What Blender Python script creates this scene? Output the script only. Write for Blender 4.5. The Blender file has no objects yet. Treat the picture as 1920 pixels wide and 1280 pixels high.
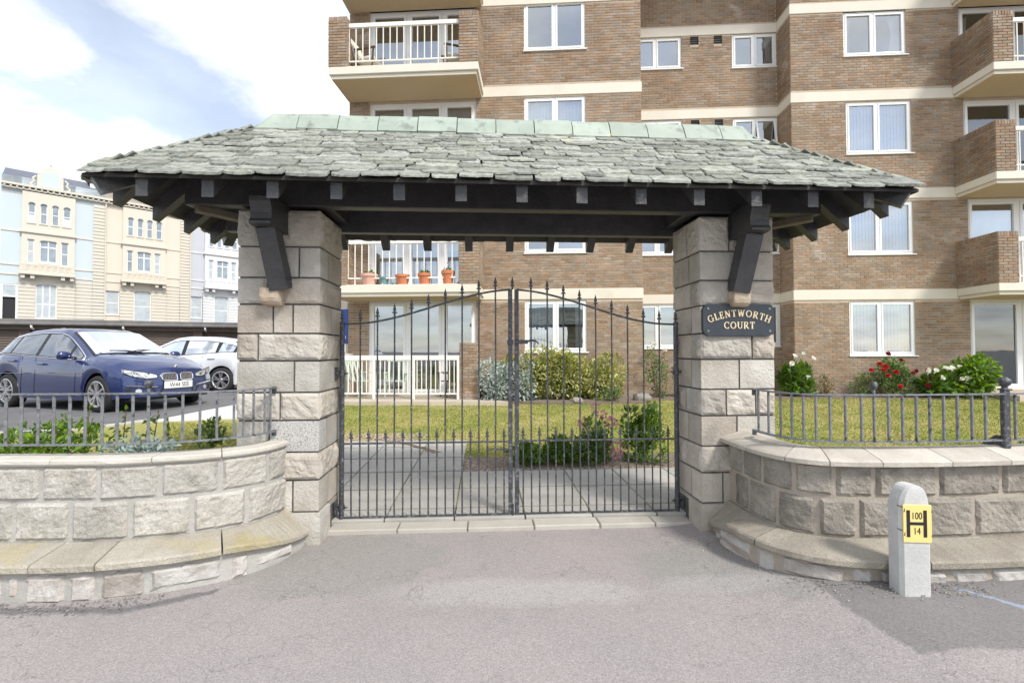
import bpy, math, random
from mathutils import Vector, Matrix, noise
R = math.radians
rnd = random.Random(7)
scene = bpy.context.scene
COL = scene.collection

# ------------------------------------------------------------------ camera
cam_d = bpy.data.cameras.new('camera'); cam = bpy.data.objects.new('camera', cam_d); COL.objects.link(cam)
cam_d.sensor_width = 36.0; cam_d.lens = 870 / 1920 * 36.0; cam_d.clip_end = 3000; cam_d.clip_start = 0.05
th = R(1.2)
fw = Vector((0, math.cos(th), math.sin(th)))
rt = Vector((1, 0, -0.0025)); rt = (rt - fw * rt.dot(fw)).normalized(); up = rt.cross(fw)
cam.matrix_world = Matrix(((rt.x, up.x, -fw.x, 0), (rt.y, up.y, -fw.y, 0), (rt.z, up.z, -fw.z, 1.5), (0, 0, 0, 1)))
scene.camera = cam

# ------------------------------------------------------------------ world, sun, exposure
SUN_AZ, SUN_EL = 138, 47            # degrees clockwise from +Y (behind the camera, to the right)
world = bpy.data.worlds.new('World'); scene.world = world; world.use_nodes = True
wt = world.node_tree; wt.nodes.clear()
def N(t, typ, **kw):
    n = t.nodes.new(typ)
    for k, v in kw.items():
        if k in n.inputs.keys() if isinstance(k, str) else False: n.inputs[k].default_value = v
        else: setattr(n, k, v)
    return n
def lk(t, a, b): t.links.new(a, b)
sky = N(wt, 'ShaderNodeTexSky', sky_type='NISHITA', sun_disc=False)
sky.sun_elevation = R(SUN_EL); sky.sun_rotation = R(SUN_AZ); sky.air_density = 1.0; sky.dust_density = 0.6; sky.ozone_density = 1.0
tc = N(wt, 'ShaderNodeTexCoord')
sep = N(wt, 'ShaderNodeSeparateXYZ'); lk(wt, tc.outputs['Generated'], sep.inputs[0])
zc = N(wt, 'ShaderNodeMath', operation='MAXIMUM'); lk(wt, sep.outputs['Z'], zc.inputs[0]); zc.inputs[1].default_value = 0.0
za = N(wt, 'ShaderNodeMath', operation='ADD'); lk(wt, zc.outputs[0], za.inputs[0]); za.inputs[1].default_value = 0.22
dx = N(wt, 'ShaderNodeMath', operation='DIVIDE'); lk(wt, sep.outputs['X'], dx.inputs[0]); lk(wt, za.outputs[0], dx.inputs[1])
dy = N(wt, 'ShaderNodeMath', operation='DIVIDE'); lk(wt, sep.outputs['Y'], dy.inputs[0]); lk(wt, za.outputs[0], dy.inputs[1])
cmb = N(wt, 'ShaderNodeCombineXYZ'); lk(wt, dx.outputs[0], cmb.inputs[0]); lk(wt, dy.outputs[0], cmb.inputs[1]); cmb.inputs[2].default_value = 4.3
cmb.inputs[2].default_value = 9.64
cn = N(wt, 'ShaderNodeTexNoise'); lk(wt, cmb.outputs[0], cn.inputs['Vector'])
cn.inputs['Scale'].default_value = 2.7; cn.inputs['Detail'].default_value = 10; cn.inputs['Roughness'].default_value = 0.60; cn.inputs['Distortion'].default_value = 0.15
flat = N(wt, 'ShaderNodeCombineXYZ'); lk(wt, dx.outputs[0], flat.inputs[0]); lk(wt, dy.outputs[0], flat.inputs[1])
cl = cn.outputs['Fac']
# banks of cloud and gaps between them
for (bx, by, br, ba) in ((-1.03, 0.95, .17, .16), (-0.60, 0.93, .22, .16), (-0.48, 1.18, .26, .20), (-1.22, 1.40, .22, .16), (-0.95, 1.60, .25, .12), (-0.85, 0.93, .13, -.20), (-0.88, 1.08, .14, -.22), (-0.83, 1.22, .16, -.24), (-0.84, 1.36, .12, -.18), (-1.10, 1.17, .15, -.22), (-0.98, 1.20, .09, .06),
                         (0.9, 1.0, .7, .12), (-1.9, 0.2, .6, .1), (0.2, -1.2, .9, .06)):
    ds = N(wt, 'ShaderNodeVectorMath', operation='DISTANCE'); lk(wt, flat.outputs[0], ds.inputs[0]); ds.inputs[1].default_value = (bx, by, 0)
    mr = N(wt, 'ShaderNodeMapRange', interpolation_type='SMOOTHSTEP'); lk(wt, ds.outputs['Value'], mr.inputs[0]); mr.inputs[1].default_value = 0; mr.inputs[2].default_value = br * 1.6; mr.inputs[3].default_value = ba; mr.inputs[4].default_value = 0
    ad = N(wt, 'ShaderNodeMath', operation='ADD'); lk(wt, cl, ad.inputs[0]); lk(wt, mr.outputs[0], ad.inputs[1]); cl = ad.outputs[0]
cr = N(wt, 'ShaderNodeValToRGB'); lk(wt, cl, cr.inputs[0])
cr.color_ramp.elements[0].position = 0.40; cr.color_ramp.elements[0].color = (0.34, 0.34, 0.34, 1)
cr.color_ramp.elements[1].position = 0.68; cr.color_ramp.elements[1].color = (1, 1, 1, 1)
bg1 = N(wt, 'ShaderNodeBackground'); lk(wt, sky.outputs[0], bg1.inputs[0]); bg1.inputs[1].default_value = 0.12
bg2 = N(wt, 'ShaderNodeBackground'); bg2.inputs[0].default_value = (1.0, 1.0, 1.0, 1); bg2.inputs[1].default_value = 0.82
c2 = N(wt, 'ShaderNodeTexNoise'); lk(wt, cmb.outputs[0], c2.inputs['Vector']); c2.inputs['Scale'].default_value = 3.2; c2.inputs['Detail'].default_value = 8
c3 = N(wt, 'ShaderNodeMapRange'); lk(wt, c2.outputs['Fac'], c3.inputs[0]); c3.inputs[1].default_value = 0.35; c3.inputs[2].default_value = 0.6; c3.inputs[3].default_value = 0.66; c3.inputs[4].default_value = 0.95; lk(wt, c3.outputs[0], bg2.inputs[1])
mx = N(wt, 'ShaderNodeMixShader'); lk(wt, cr.outputs[0], mx.inputs[0]); lk(wt, bg1.outputs[0], mx.inputs[1]); lk(wt, bg2.outputs[0], mx.inputs[2])
wo = N(wt, 'ShaderNodeOutputWorld'); lk(wt, mx.outputs[0], wo.inputs[0])

sd = bpy.data.lights.new('sun', 'SUN'); sd.energy = 2.1; sd.angle = R(11); sd.color = (1, 0.955, 0.88)
sun = bpy.data.objects.new('sun', sd); COL.objects.link(sun)
tos = Vector((math.sin(R(SUN_AZ)) * math.cos(R(SUN_EL)), math.cos(R(SUN_AZ)) * math.cos(R(SUN_EL)), math.sin(R(SUN_EL))))
sun.rotation_euler = tos.to_track_quat('Z', 'Y').to_euler(); sun.location = (10, -20, 30)
vs = scene.view_settings
vs.view_transform = 'Standard'; vs.look = 'None'; vs.gamma = 1; vs.use_curve_mapping = False; vs.exposure = 0.90
scene.display_settings.display_device = 'sRGB'

# ------------------------------------------------------------------ mesh and object helpers
class MB:
    def __init__(s): s.v = []; s.f = []; s.sm = False
    def add(s, vs_, fs): o = len(s.v); s.v += [tuple(p) for p in vs_]; s.f += [tuple(i + o for i in q) for q in fs]; return s
    def box(s, x0, x1, y0, y1, z0, z1):
        return s.add([(x0, y0, z0), (x1, y0, z0), (x1, y1, z0), (x0, y1, z0), (x0, y0, z1), (x1, y0, z1), (x1, y1, z1), (x0, y1, z1)],
                     [(0, 3, 2, 1), (4, 5, 6, 7), (0, 1, 5, 4), (1, 2, 6, 5), (2, 3, 7, 6), (3, 0, 4, 7)])
    def cbox(s, x0, x1, y0, y1, z0, z1, c=0.004):           # box with bevelled edges
        P = []; F = []
        X = (x0, x1); Y = (y0, y1); Z = (z0, z1); idx = {}
        for i in (0, 1):
            for j in (0, 1):
                for k in (0, 1):
                    sx, sy, sz = (c, -c)[i], (c, -c)[j], (c, -c)[k]
                    for a, p in ((0, (X[i], Y[j] + sy, Z[k] + sz)), (1, (X[i] + sx, Y[j], Z[k] + sz)), (2, (X[i] + sx, Y[j] + sy, Z[k]))):
                        idx[i, j, k, a] = len(P); P.append(p)
        ctr = Vector(((x0 + x1) / 2, (y0 + y1) / 2, (z0 + z1) / 2))
        def face(l):
            a, b, c_ = Vector(P[l[0]]), Vector(P[l[1]]), Vector(P[l[2]])
            if (b - a).cross(c_ - a).dot(a - ctr) < 0: l = l[::-1]
            F.append(tuple(l))
        for i in (0, 1): face([idx[i, 0, 0, 0], idx[i, 1, 0, 0], idx[i, 1, 1, 0], idx[i, 0, 1, 0]])
        for j in (0, 1): face([idx[0, j, 0, 1], idx[1, j, 0, 1], idx[1, j, 1, 1], idx[0, j, 1, 1]])
        for k in (0, 1): face([idx[0, 0, k, 2], idx[1, 0, k, 2], idx[1, 1, k, 2], idx[0, 1, k, 2]])
        for a in (0, 1):
            for b in (0, 1):
                face([idx[0, a, b, 1], idx[1, a, b, 1], idx[1, a, b, 2], idx[0, a, b, 2]])
                face([idx[a, 0, b, 0], idx[a, 1, b, 0], idx[a, 1, b, 2], idx[a, 0, b, 2]])
                face([idx[a, b, 0, 0], idx[a, b, 1, 0], idx[a, b, 1, 1], idx[a, b, 0, 1]])
        for i in (0, 1):
            for j in (0, 1):
                for k in (0, 1): face([idx[i, j, k, 0], idx[i, j, k, 1], idx[i, j, k, 2]])
        return s.add(P, F)
    def mbox(s, M, x0, x1, y0, y1, z0, z1):
        t = MB().box(x0, x1, y0, y1, z0, z1); return s.add([M @ Vector(p) for p in t.v], t.f)
    def beam(s, a, b, w, h, upv=(0, 0, 1)):                  # rectangular bar from a to b
        a = Vector(a); b = Vector(b); d = (b - a).normalized(); u = Vector(upv); r = d.cross(u)
        if r.length < 1e-5: r = Vector((1, 0, 0))
        r.normalize(); u = r.cross(d)
        P = [p + r * (w / 2 * i) + u * (h / 2 * j) for p in (a, b) for (i, j) in ((-1, -1), (1, -1), (1, 1), (-1, 1))]
        return s.add(P, [(0, 1, 2, 3), (7, 6, 5, 4), (0, 4, 5, 1), (1, 5, 6, 2), (2, 6, 7, 3), (3, 7, 4, 0)])
    def tube(s, pts, r, n=6, cap=True):
        pts = [Vector(p) for p in pts]; rr = r if isinstance(r, (list, tuple)) else [r] * len(pts); P = []; F = []
        prev = None
        for i, p in enumerate(pts):
            d = (pts[min(i + 1, len(pts) - 1)] - pts[max(i - 1, 0)]).normalized()
            ref = prev if prev else (Vector((0, 0, 1)) if abs(d.z) < 0.9 else Vector((1, 0, 0)))
            a = (ref - d * ref.dot(d)).normalized(); prev = a; b = d.cross(a)
            for k in range(n):
                t = 2 * math.pi * k / n; P.append(p + (a * math.cos(t) + b * math.sin(t)) * rr[i])
        for i in range(len(pts) - 1):
            for k in range(n): F.append((i * n + k, i * n + (k + 1) % n, (i + 1) * n + (k + 1) % n, (i + 1) * n + k))
        if cap: F.append(tuple(range(n))[::-1]); F.append(tuple((len(pts) - 1) * n + k for k in range(n)))
        return s.add(P, F)
    def grid(s, fn, nu, nv, flip=False):
        P = [fn(i / nu, j / nv) for j in range(nv + 1) for i in range(nu + 1)]; W = nu + 1
        F = [(j * W + i, j * W + i + 1, (j + 1) * W + i + 1, (j + 1) * W + i) for j in range(nv) for i in range(nu)]
        if flip: F = [q[::-1] for q in F]
        return s.add(P, F)
    def prism(s, poly, fn, t0, t1):                          # polygon (a,b) extruded from t0 to t1; fn(a,b,t) gives the point
        n = len(poly); P = [fn(a, b, t0) for a, b in poly] + [fn(a, b, t1) for a, b in poly]
        F = [tuple(range(n))[::-1], tuple(range(n, 2 * n))] + [(i, (i + 1) % n, n + (i + 1) % n, n + i) for i in range(n)]
        return s.add(P, F)
    def lathe(s, prof, n=20, fn=None):
        fn = fn or (lambda x, y, z: (x, y, z)); P = []; F = []
        for r, z in prof:
            for k in range(n): t = 2 * math.pi * k / n; P.append(fn(r * math.cos(t), r * math.sin(t), z))
        for i in range(len(prof) - 1):
            for k in range(n): F.append((i * n + k, i * n + (k + 1) % n, (i + 1) * n + (k + 1) % n, (i + 1) * n + k))
        return s.add(P, F)
    def mesh(s, name, m=None, smooth=False):
        me = bpy.data.meshes.new(name); me.from_pydata(s.v, [], s.f); me.update()
        if m: me.materials.append(m)
        if smooth or s.sm: me.polygons.foreach_set('use_smooth', [True] * len(me.polygons))
        return me
    def obj(s, name, m, parent=None, smooth=False, kind=None, label=None):
        return put(name, s.mesh(name, m, smooth), parent, None, kind, label)
def put(name, me, parent=None, M=None, kind=None, label=None):
    o = bpy.data.objects.new(name, me); COL.objects.link(o)
    if parent: o.parent = parent
    if M is not None: o.matrix_basis = M
    if kind: o['kind'] = kind
    if label: o['label'] = label
    return o
def thing(name, label, cat, loc=(0, 0, 0), rz=0.0, group=None):
    o = bpy.data.objects.new(name, None); COL.objects.link(o); o.empty_display_size = 0.2
    o.location = loc; o.rotation_euler = (0, 0, rz); o['label'] = label; o['category'] = cat
    if group: o['group'] = group
    return o
def recalc(me):
    import bmesh
    b = bmesh.new(); b.from_mesh(me); bmesh.ops.recalc_face_normals(b, faces=b.faces); b.to_mesh(me); b.free(); return me
def nz(x, y, z): return noise.noise(Vector((x, y, z)))
def smooth(a, b, x):
    t = max(0, min(1, (x - a) / (b - a))); return t * t * (3 - 2 * t)
def interp(tab, x):
    if x <= tab[0][0]: return tab[0][1]
    for (a, b), (c, d) in zip(tab, tab[1:]):
        if x <= c: return b + (d - b) * (x - a) / (c - a)
    return tab[-1][1]

# ------------------------------------------------------------------ materials
def pmat(name, cols, scale=3.0, rough=0.8, bump=0.0, bscale=40.0, rand=0.0, island=False, metal=0.0, spec=0.4, detail=5,
         speck=None, stain=None, hue=0.0, coat=0.0, trans=0.0):
    """procedural material: noise ramp over cols, optional per-object / per-island value change, speckle, shaped stains"""
    m = bpy.data.materials.new(name); m.use_nodes = True; t = m.node_tree; bs = t.nodes['Principled BSDF']
    bs.inputs['Roughness'].default_value = rough; bs.inputs['Metallic'].default_value = metal; bs.inputs['Specular IOR Level'].default_value = spec
    if coat: bs.inputs['Coat Weight'].default_value = coat; bs.inputs['Coat Roughness'].default_value = 0.04
    co = N(t, 'ShaderNodeTexCoord'); vec = co.outputs['Object']
    oi = N(t, 'ShaderNodeObjectInfo')
    if rand:                                                 # shift the pattern from object to object
        ad = N(t, 'ShaderNodeVectorMath', operation='ADD'); mu = N(t, 'ShaderNodeMath', operation='MULTIPLY'); mu.inputs[1].default_value = 37.0
        lk(t, oi.outputs['Random'], mu.inputs[0]); lk(t, vec, ad.inputs[0]); lk(t, mu.outputs[0], ad.inputs[1]); vec = ad.outputs[0]
    no = N(t, 'ShaderNodeTexNoise'); lk(t, vec, no.inputs['Vector']); no.inputs['Scale'].default_value = scale; no.inputs['Detail'].default_value = detail; no.inputs['Roughness'].default_value = 0.6
    rp = N(t, 'ShaderNodeValToRGB'); lk(t, no.outputs['Fac'], rp.inputs[0]); el = rp.color_ramp.elements
    n = len(cols)
    while len(el) < n: el.new(0.5)
    for i, c in enumerate(cols):
        el[i].position = 0.5 if n == 1 else 0.3 + 0.4 * i / (n - 1); el[i].color = (*c, 1)
    out = rp.outputs[0]
    if speck:                                                # (scale, amount)
        n2 = N(t, 'ShaderNodeTexNoise'); lk(t, vec, n2.inputs['Vector']); n2.inputs['Scale'].default_value = speck[0]; n2.inputs['Detail'].default_value = 3
        mr = N(t, 'ShaderNodeMapRange'); lk(t, n2.outputs['Fac'], mr.inputs[0]); mr.inputs[1].default_value = 0.3; mr.inputs[2].default_value = 0.7
        mr.inputs[3].default_value = 1 - speck[1]; mr.inputs[4].default_value = 1 + speck[1]
        mm = N(t, 'ShaderNodeMix', data_type='RGBA', blend_type='MULTIPLY'); mm.inputs[0].default_value = 1
        lk(t, out, mm.inputs[6]); lk(t, mr.outputs[0], mm.inputs[7]); out = mm.outputs[2]
    for st in (stain or []):                                 # (colour, scale, threshold lo, hi, amount)
        n3 = N(t, 'ShaderNodeTexNoise'); lk(t, vec, n3.inputs['Vector']); n3.inputs['Scale'].default_value = st[1]; n3.inputs['Detail'].default_value = 6
        mr = N(t, 'ShaderNodeMapRange'); lk(t, n3.outputs['Fac'], mr.inputs[0]); mr.inputs[1].default_value = st[2]; mr.inputs[2].default_value = st[3]; mr.inputs[4].default_value = st[4]
        mm = N(t, 'ShaderNodeMix', data_type='RGBA'); lk(t, mr.outputs[0], mm.inputs[0]); lk(t, out, mm.inputs[6]); mm.inputs[7].default_value = (*st[0], 1); out = mm.outputs[2]
    if rand or island:
        hs = N(t, 'ShaderNodeHueSaturation'); lk(t, out, hs.inputs['Color'])
        src = oi.outputs['Random']
        if island:
            ge = N(t, 'ShaderNodeNewGeometry'); a2 = N(t, 'ShaderNodeMath', operation='ADD'); lk(t, ge.outputs['Random Per Island'], a2.inputs[0]); lk(t, oi.outputs['Random'], a2.inputs[1])
            fr = N(t, 'ShaderNodeMath', operation='FRACT'); lk(t, a2.outputs[0], fr.inputs[0]); src = fr.outputs[0]
        amt = rand or 0.2
        mr = N(t, 'ShaderNodeMapRange'); lk(t, src, mr.inputs[0]); mr.inputs[3].default_value = 1 - amt; mr.inputs[4].default_value = 1 + amt; lk(t, mr.outputs[0], hs.inputs['Value'])
        if hue:
            m3 = N(t, 'ShaderNodeMath', operation='MULTIPLY'); m3.inputs[1].default_value = 7.31; lk(t, src, m3.inputs[0])
            f3 = N(t, 'ShaderNodeMath', operation='FRACT'); lk(t, m3.outputs[0], f3.inputs[0])
            mr = N(t, 'ShaderNodeMapRange'); lk(t, f3.outputs[0], mr.inputs[0]); mr.inputs[3].default_value = 0.5 - hue; mr.inputs[4].default_value = 0.5 + hue; lk(t, mr.outputs[0], hs.inputs['Hue'])
            mr = N(t, 'ShaderNodeMapRange'); lk(t, f3.outputs[0], mr.inputs[0]); mr.inputs[3].default_value = 1.25; mr.inputs[4].default_value = 0.75; lk(t, mr.outputs[0], hs.inputs['Saturation'])
        out = hs.outputs[0]
    lk(t, out, bs.inputs['Base Color'])
    if bump:
        nb = N(t, 'ShaderNodeTexNoise'); lk(t, vec, nb.inputs['Vector']); nb.inputs['Scale'].default_value = bscale; nb.inputs['Detail'].default_value = 6; nb.inputs['Roughness'].default_value = 0.65
        bp = N(t, 'ShaderNodeBump'); bp.inputs['Strength'].default_value = bump; bp.inputs['Distance'].default_value = 0.02; lk(t, nb.outputs['Fac'], bp.inputs['Height']); lk(t, bp.outputs[0], bs.inputs['Normal'])
    if trans:
        tr = N(t, 'ShaderNodeBsdfTranslucent'); lk(t, out, tr.inputs[0]); ms = N(t, 'ShaderNodeMixShader'); ms.inputs[0].default_value = trans
        lk(t, bs.outputs[0], ms.inputs[1]); lk(t, tr.outputs[0], ms.inputs[2]); lk(t, ms.outputs[0], t.nodes['Material Output'].inputs[0])
    return m
def glassmat(name, tint, refl, base=0.0, iv=1.45):
    m = bpy.data.materials.new(name); m.use_nodes = True; t = m.node_tree; t.nodes.remove(t.nodes['Principled BSDF'])
    tr = N(t, 'ShaderNodeBsdfTransparent'); tr.inputs[0].default_value = (*tint, 1)
    gl = N(t, 'ShaderNodeBsdfGlossy'); gl.inputs['Roughness'].default_value = 0.01; gl.inputs[0].default_value = (0.9, 0.95, 1, 1)
    co = N(t, 'ShaderNodeTexCoord'); no = N(t, 'ShaderNodeTexNoise'); lk(t, co.outputs['Object'], no.inputs['Vector']); no.inputs['Scale'].default_value = 1.3
    bp = N(t, 'ShaderNodeBump'); bp.inputs['Strength'].default_value = 0.05; bp.inputs['Distance'].default_value = 0.02; lk(t, no.outputs['Fac'], bp.inputs['Height']); lk(t, bp.outputs[0], gl.inputs['Normal'])
    fr = N(t, 'ShaderNodeFresnel'); fr.inputs[0].default_value = iv
    ad = N(t, 'ShaderNodeMath', operation='ADD', use_clamp=True); lk(t, fr.outputs[0], ad.inputs[0]); ad.inputs[1].default_value = refl
    mx = N(t, 'ShaderNodeMixShader'); lk(t, ad.outputs[0], mx.inputs[0]); lk(t, tr.outputs[0], mx.inputs[1]); lk(t, gl.outputs[0], mx.inputs[2])
    lk(t, mx.outputs[0], t.nodes['Material Output'].inputs[0]); return m

M = {}
M['brick'] = pmat('brick', [(0.25, 0.178, 0.125), (0.31, 0.228, 0.163), (0.36, 0.272, 0.20)], 1.2, 0.9, 0.35, 60, rand=0.16, island=True, hue=0.006,
                  stain=[((0.50, 0.43, 0.37), 1.1, 0.62, 0.72, 0.6), ((0.08, 0.055, 0.04), 0.5, 0.62, 0.8, 0.5)])
M['mortar'] = pmat('mortar', [(0.48, 0.385, 0.295), (0.56, 0.46, 0.36)], 6, 0.95, 0.3, 80)
M['render'] = pmat('cream_render', [(0.68, 0.625, 0.535), (0.74, 0.69, 0.60)], 1.5, 0.85, 0.1, 30, stain=[((0.42, 0.35, 0.26), 1.1, 0.6, 0.85, 0.35)])
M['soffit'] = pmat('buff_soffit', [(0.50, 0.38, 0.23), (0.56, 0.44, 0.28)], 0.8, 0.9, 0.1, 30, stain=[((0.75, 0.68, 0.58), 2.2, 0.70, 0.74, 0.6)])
M['upvc'] = pmat('white_upvc', [(0.80, 0.80, 0.80), (0.84, 0.84, 0.84)], 2, 0.35, spec=0.5)
M['rail_white'] = pmat('cream_white_paint', [(0.76, 0.74, 0.68), (0.82, 0.80, 0.75)], 3, 0.5)
M['glass'] = glassmat('window_glass', (0.75, 0.8, 0.85), 0.36)
M['glass2'] = glassmat('clear_window_glass', (0.6, 0.66, 0.7), 0.16)
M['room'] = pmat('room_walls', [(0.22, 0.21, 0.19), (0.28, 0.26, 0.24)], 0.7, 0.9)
M['blind'] = pmat('pale_blind_fabric', [(0.70, 0.74, 0.79), (0.78, 0.81, 0.85)], 4, 0.9)
M['curtain'] = pmat('cream_curtain', [(0.62, 0.58, 0.5), (0.72, 0.68, 0.6)], 4, 0.9)
M['stone'] = pmat('gate_stone', [(0.40, 0.362, 0.312), (0.49, 0.455, 0.40), (0.555, 0.525, 0.472)], 3.0, 0.9, 0.7, 45, rand=0.16, hue=0.008, speck=(130, 0.09),
                  stain=[((0.27, 0.215, 0.165), 1.7, 0.52, 0.74, 0.6), ((0.62, 0.59, 0.54), 4, 0.62, 0.72, 0.4)])
M['corbel'] = pmat('brown_corbel_stone', [(0.34, 0.25, 0.17), (0.50, 0.40, 0.30), (0.58, 0.50, 0.41)], 9, 0.9, 0.5, 55)
M['joint'] = pmat('dark_pointing', [(0.075, 0.073, 0.075), (0.13, 0.125, 0.12)], 14, 0.95, 0.3, 60)
M['granite'] = pmat('speckled_granite', [(0.20, 0.20, 0.20), (0.50, 0.49, 0.47), (0.62, 0.6, 0.58)], 95, 0.8, 0.6, 90, detail=2)
M['wallstone'] = pmat('pale_rock_faced_stone', [(0.35, 0.33, 0.29), (0.45, 0.43, 0.39), (0.53, 0.51, 0.47)], 6, 0.95, 0.8, 38, rand=0.10, speck=(90, 0.14),
                      stain=[((0.36, 0.30, 0.22), 3, 0.6, 0.75, 0.35)])
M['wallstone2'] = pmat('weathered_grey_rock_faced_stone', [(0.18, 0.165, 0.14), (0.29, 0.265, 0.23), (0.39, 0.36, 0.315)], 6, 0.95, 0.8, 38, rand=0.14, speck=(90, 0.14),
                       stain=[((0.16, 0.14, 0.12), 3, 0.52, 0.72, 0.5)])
M['wallmortar'] = pmat('pale_mortar', [(0.36, 0.35, 0.325), (0.45, 0.44, 0.415)], 8, 0.95, 0.4, 50)
M['wallmortar2'] = pmat('buff_mortar', [(0.34, 0.30, 0.25), (0.42, 0.37, 0.31)], 8, 0.95, 0.4, 50)
M['coping'] = pmat('smooth_coping_stone', [(0.50, 0.47, 0.41), (0.60, 0.57, 0.51)], 5, 0.85, 0.2, 60, rand=0.06, speck=(120, 0.08))
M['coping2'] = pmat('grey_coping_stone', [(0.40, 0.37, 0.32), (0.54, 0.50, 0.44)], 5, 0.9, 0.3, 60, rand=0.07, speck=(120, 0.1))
M['plinth'] = pmat('lichened_plinth_stone', [(0.33, 0.30, 0.25), (0.43, 0.40, 0.34)], 4, 0.95, 0.6, 70, rand=0.06, speck=(110, 0.16),
                   stain=[((0.42, 0.35, 0.12), 2.6, 0.56, 0.74, 0.5), ((0.22, 0.19, 0.15), 5, 0.6, 0.75, 0.4)])
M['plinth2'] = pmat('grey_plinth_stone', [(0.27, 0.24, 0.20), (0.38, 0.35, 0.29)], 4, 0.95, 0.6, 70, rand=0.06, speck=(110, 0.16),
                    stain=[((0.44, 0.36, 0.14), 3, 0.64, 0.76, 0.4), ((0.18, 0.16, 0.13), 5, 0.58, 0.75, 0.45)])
M['rubble'] = pmat('pink_white_limestone', [(0.34, 0.305, 0.27), (0.46, 0.43, 0.40), (0.56, 0.54, 0.515)], 5, 0.9, 0.6, 40, rand=0.14, hue=0.012)
M['timber'] = pmat('black_painted_timber', [(0.038, 0.038, 0.041), (0.062, 0.061, 0.063)], 9, 0.40, 0.35, 50, rand=0.2, spec=0.5,
                   stain=[((0.10, 0.10, 0.09), 5, 0.66, 0.8, 0.6)])
M['boarding'] = pmat('dark_stained_boarding', [(0.035, 0.034, 0.032), (0.06, 0.057, 0.052)], 5, 0.7, 0.3, 40)
M['raw_timber'] = pmat('weathered_brown_timber', [(0.12, 0.10, 0.075), (0.19, 0.165, 0.13)], 8, 0.8, 0.3, 50)
M['slate'] = pmat('green_grey_stone_slate', [(0.175, 0.185, 0.16), (0.31, 0.325, 0.285), (0.42, 0.435, 0.385)], 6, 0.85, 0.7, 34, rand=0.30, island=True, hue=0.02, speck=(70, 0.16),
                  stain=[((0.15, 0.16, 0.14), 4, 0.60, 0.75, 0.5), ((0.50, 0.47, 0.34), 2.4, 0.62, 0.72, 0.4)])
M['lichen'] = pmat('orange_lichen', [(0.55, 0.26, 0.03), (0.66, 0.38, 0.08)], 30, 0.95, 0.5, 80)
M['ridge'] = pmat('pale_green_glazed_tile', [(0.29, 0.345, 0.29), (0.37, 0.425, 0.365)], 6, 0.6, 0.1, 40, rand=0.08, stain=[((0.15, 0.16, 0.15), 9, 0.57, 0.70, 0.65)])
M['iron'] = pmat('black_painted_iron', [(0.024, 0.027, 0.036), (0.05, 0.055, 0.066)], 30, 0.38, 0.3, 120, spec=0.7, stain=[((0.22, 0.23, 0.25), 45, 0.54, 0.68, 0.75)])  # grey flecks: worn spots, plus sky gloss painted into the colour
M['greyiron'] = pmat('worn_grey_iron', [(0.13, 0.14, 0.16), (0.26, 0.27, 0.28)], 35, 0.6, 0.4, 120, metal=0.2, stain=[((0.03, 0.035, 0.045), 20, 0.58, 0.68, 0.85)])
M['plaque'] = pmat('dark_slate_plaque', [(0.028, 0.036, 0.048), (0.04, 0.05, 0.062)], 8, 0.5, 0.1, 60)
M['gold'] = pmat('cream_gold_lettering', [(0.74, 0.62, 0.40), (0.80, 0.68, 0.46)], 20, 0.5)
M['concrete'] = pmat('pale_concrete', [(0.46, 0.46, 0.45), (0.58, 0.58, 0.57)], 5, 0.85, 0.2, 70, speck=(110, 0.06))
M['yellow'] = pmat('yellow_enamel', [(0.78, 0.61, 0.20), (0.80, 0.65, 0.26)], 5, 0.4)
M['black'] = pmat('black_print', [(0.015, 0.015, 0.018), (0.02, 0.02, 0.024)], 5, 0.5)
M['slab'] = pmat('paving_slab', [(0.36, 0.35, 0.32), (0.44, 0.43, 0.40)], 2.5, 0.9, 0.25, 70, rand=0.08, speck=(120, 0.07), stain=[((0.24, 0.23, 0.20), 1.7, 0.56, 0.72, 0.4)])
M['threshold'] = pmat('threshold_stone', [(0.40, 0.375, 0.33), (0.48, 0.455, 0.41)], 4, 0.9, 0.25, 70, rand=0.06, speck=(120, 0.07))
M['soil'] = pmat('soil_and_grit', [(0.13, 0.10, 0.075), (0.26, 0.21, 0.165)], 20, 0.95, 0.6, 60)
M['gravel'] = pmat('pinkish_gravel', [(0.30, 0.23, 0.18), (0.48, 0.40, 0.33)], 40, 0.9, rand=0.35, island=True, hue=0.02)
M['asphalt'] = pmat('car_park_asphalt', [(0.13, 0.13, 0.135), (0.18, 0.178, 0.18)], 1.2, 0.9, 0.3, 120, speck=(150, 0.25))
M['patio'] = pmat('pale_patio_concrete', [(0.44, 0.38, 0.30), (0.52, 0.46, 0.38)], 2, 0.9, 0.2, 60)
M['path2'] = pmat('pale_concrete_path', [(0.52, 0.51, 0.50), (0.62, 0.61, 0.60)], 1.5, 0.85, 0.1, 60)
M['loose'] = pmat('loose_dark_tarmac', [(0.11, 0.108, 0.107), (0.28, 0.265, 0.26)], 40, 0.9, rand=0.5, island=True)
M['patch'] = pmat('dark_tarmac_patch', [(0.15, 0.148, 0.145), (0.22, 0.215, 0.21)], 2.2, 0.92, 0.5, 150, speck=(170, 0.35))
M['bluepaint'] = pmat('faded_blue_paint', [(0.36, 0.42, 0.52), (0.30, 0.33, 0.38)], 20, 0.9, 0.3, 150)
M['grass'] = pmat('dry_lawn', [(0.16, 0.21, 0.035), (0.29, 0.28, 0.08), (0.40, 0.34, 0.15)], 0.9, 0.9, 0.5, 60, speck=(60, 0.25))
M['blade'] = pmat('grass_blade', [(0.17, 0.24, 0.035), (0.30, 0.31, 0.075), (0.46, 0.39, 0.17)], 0.9, 0.8, rand=0.3, island=True, trans=0.3)

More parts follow.
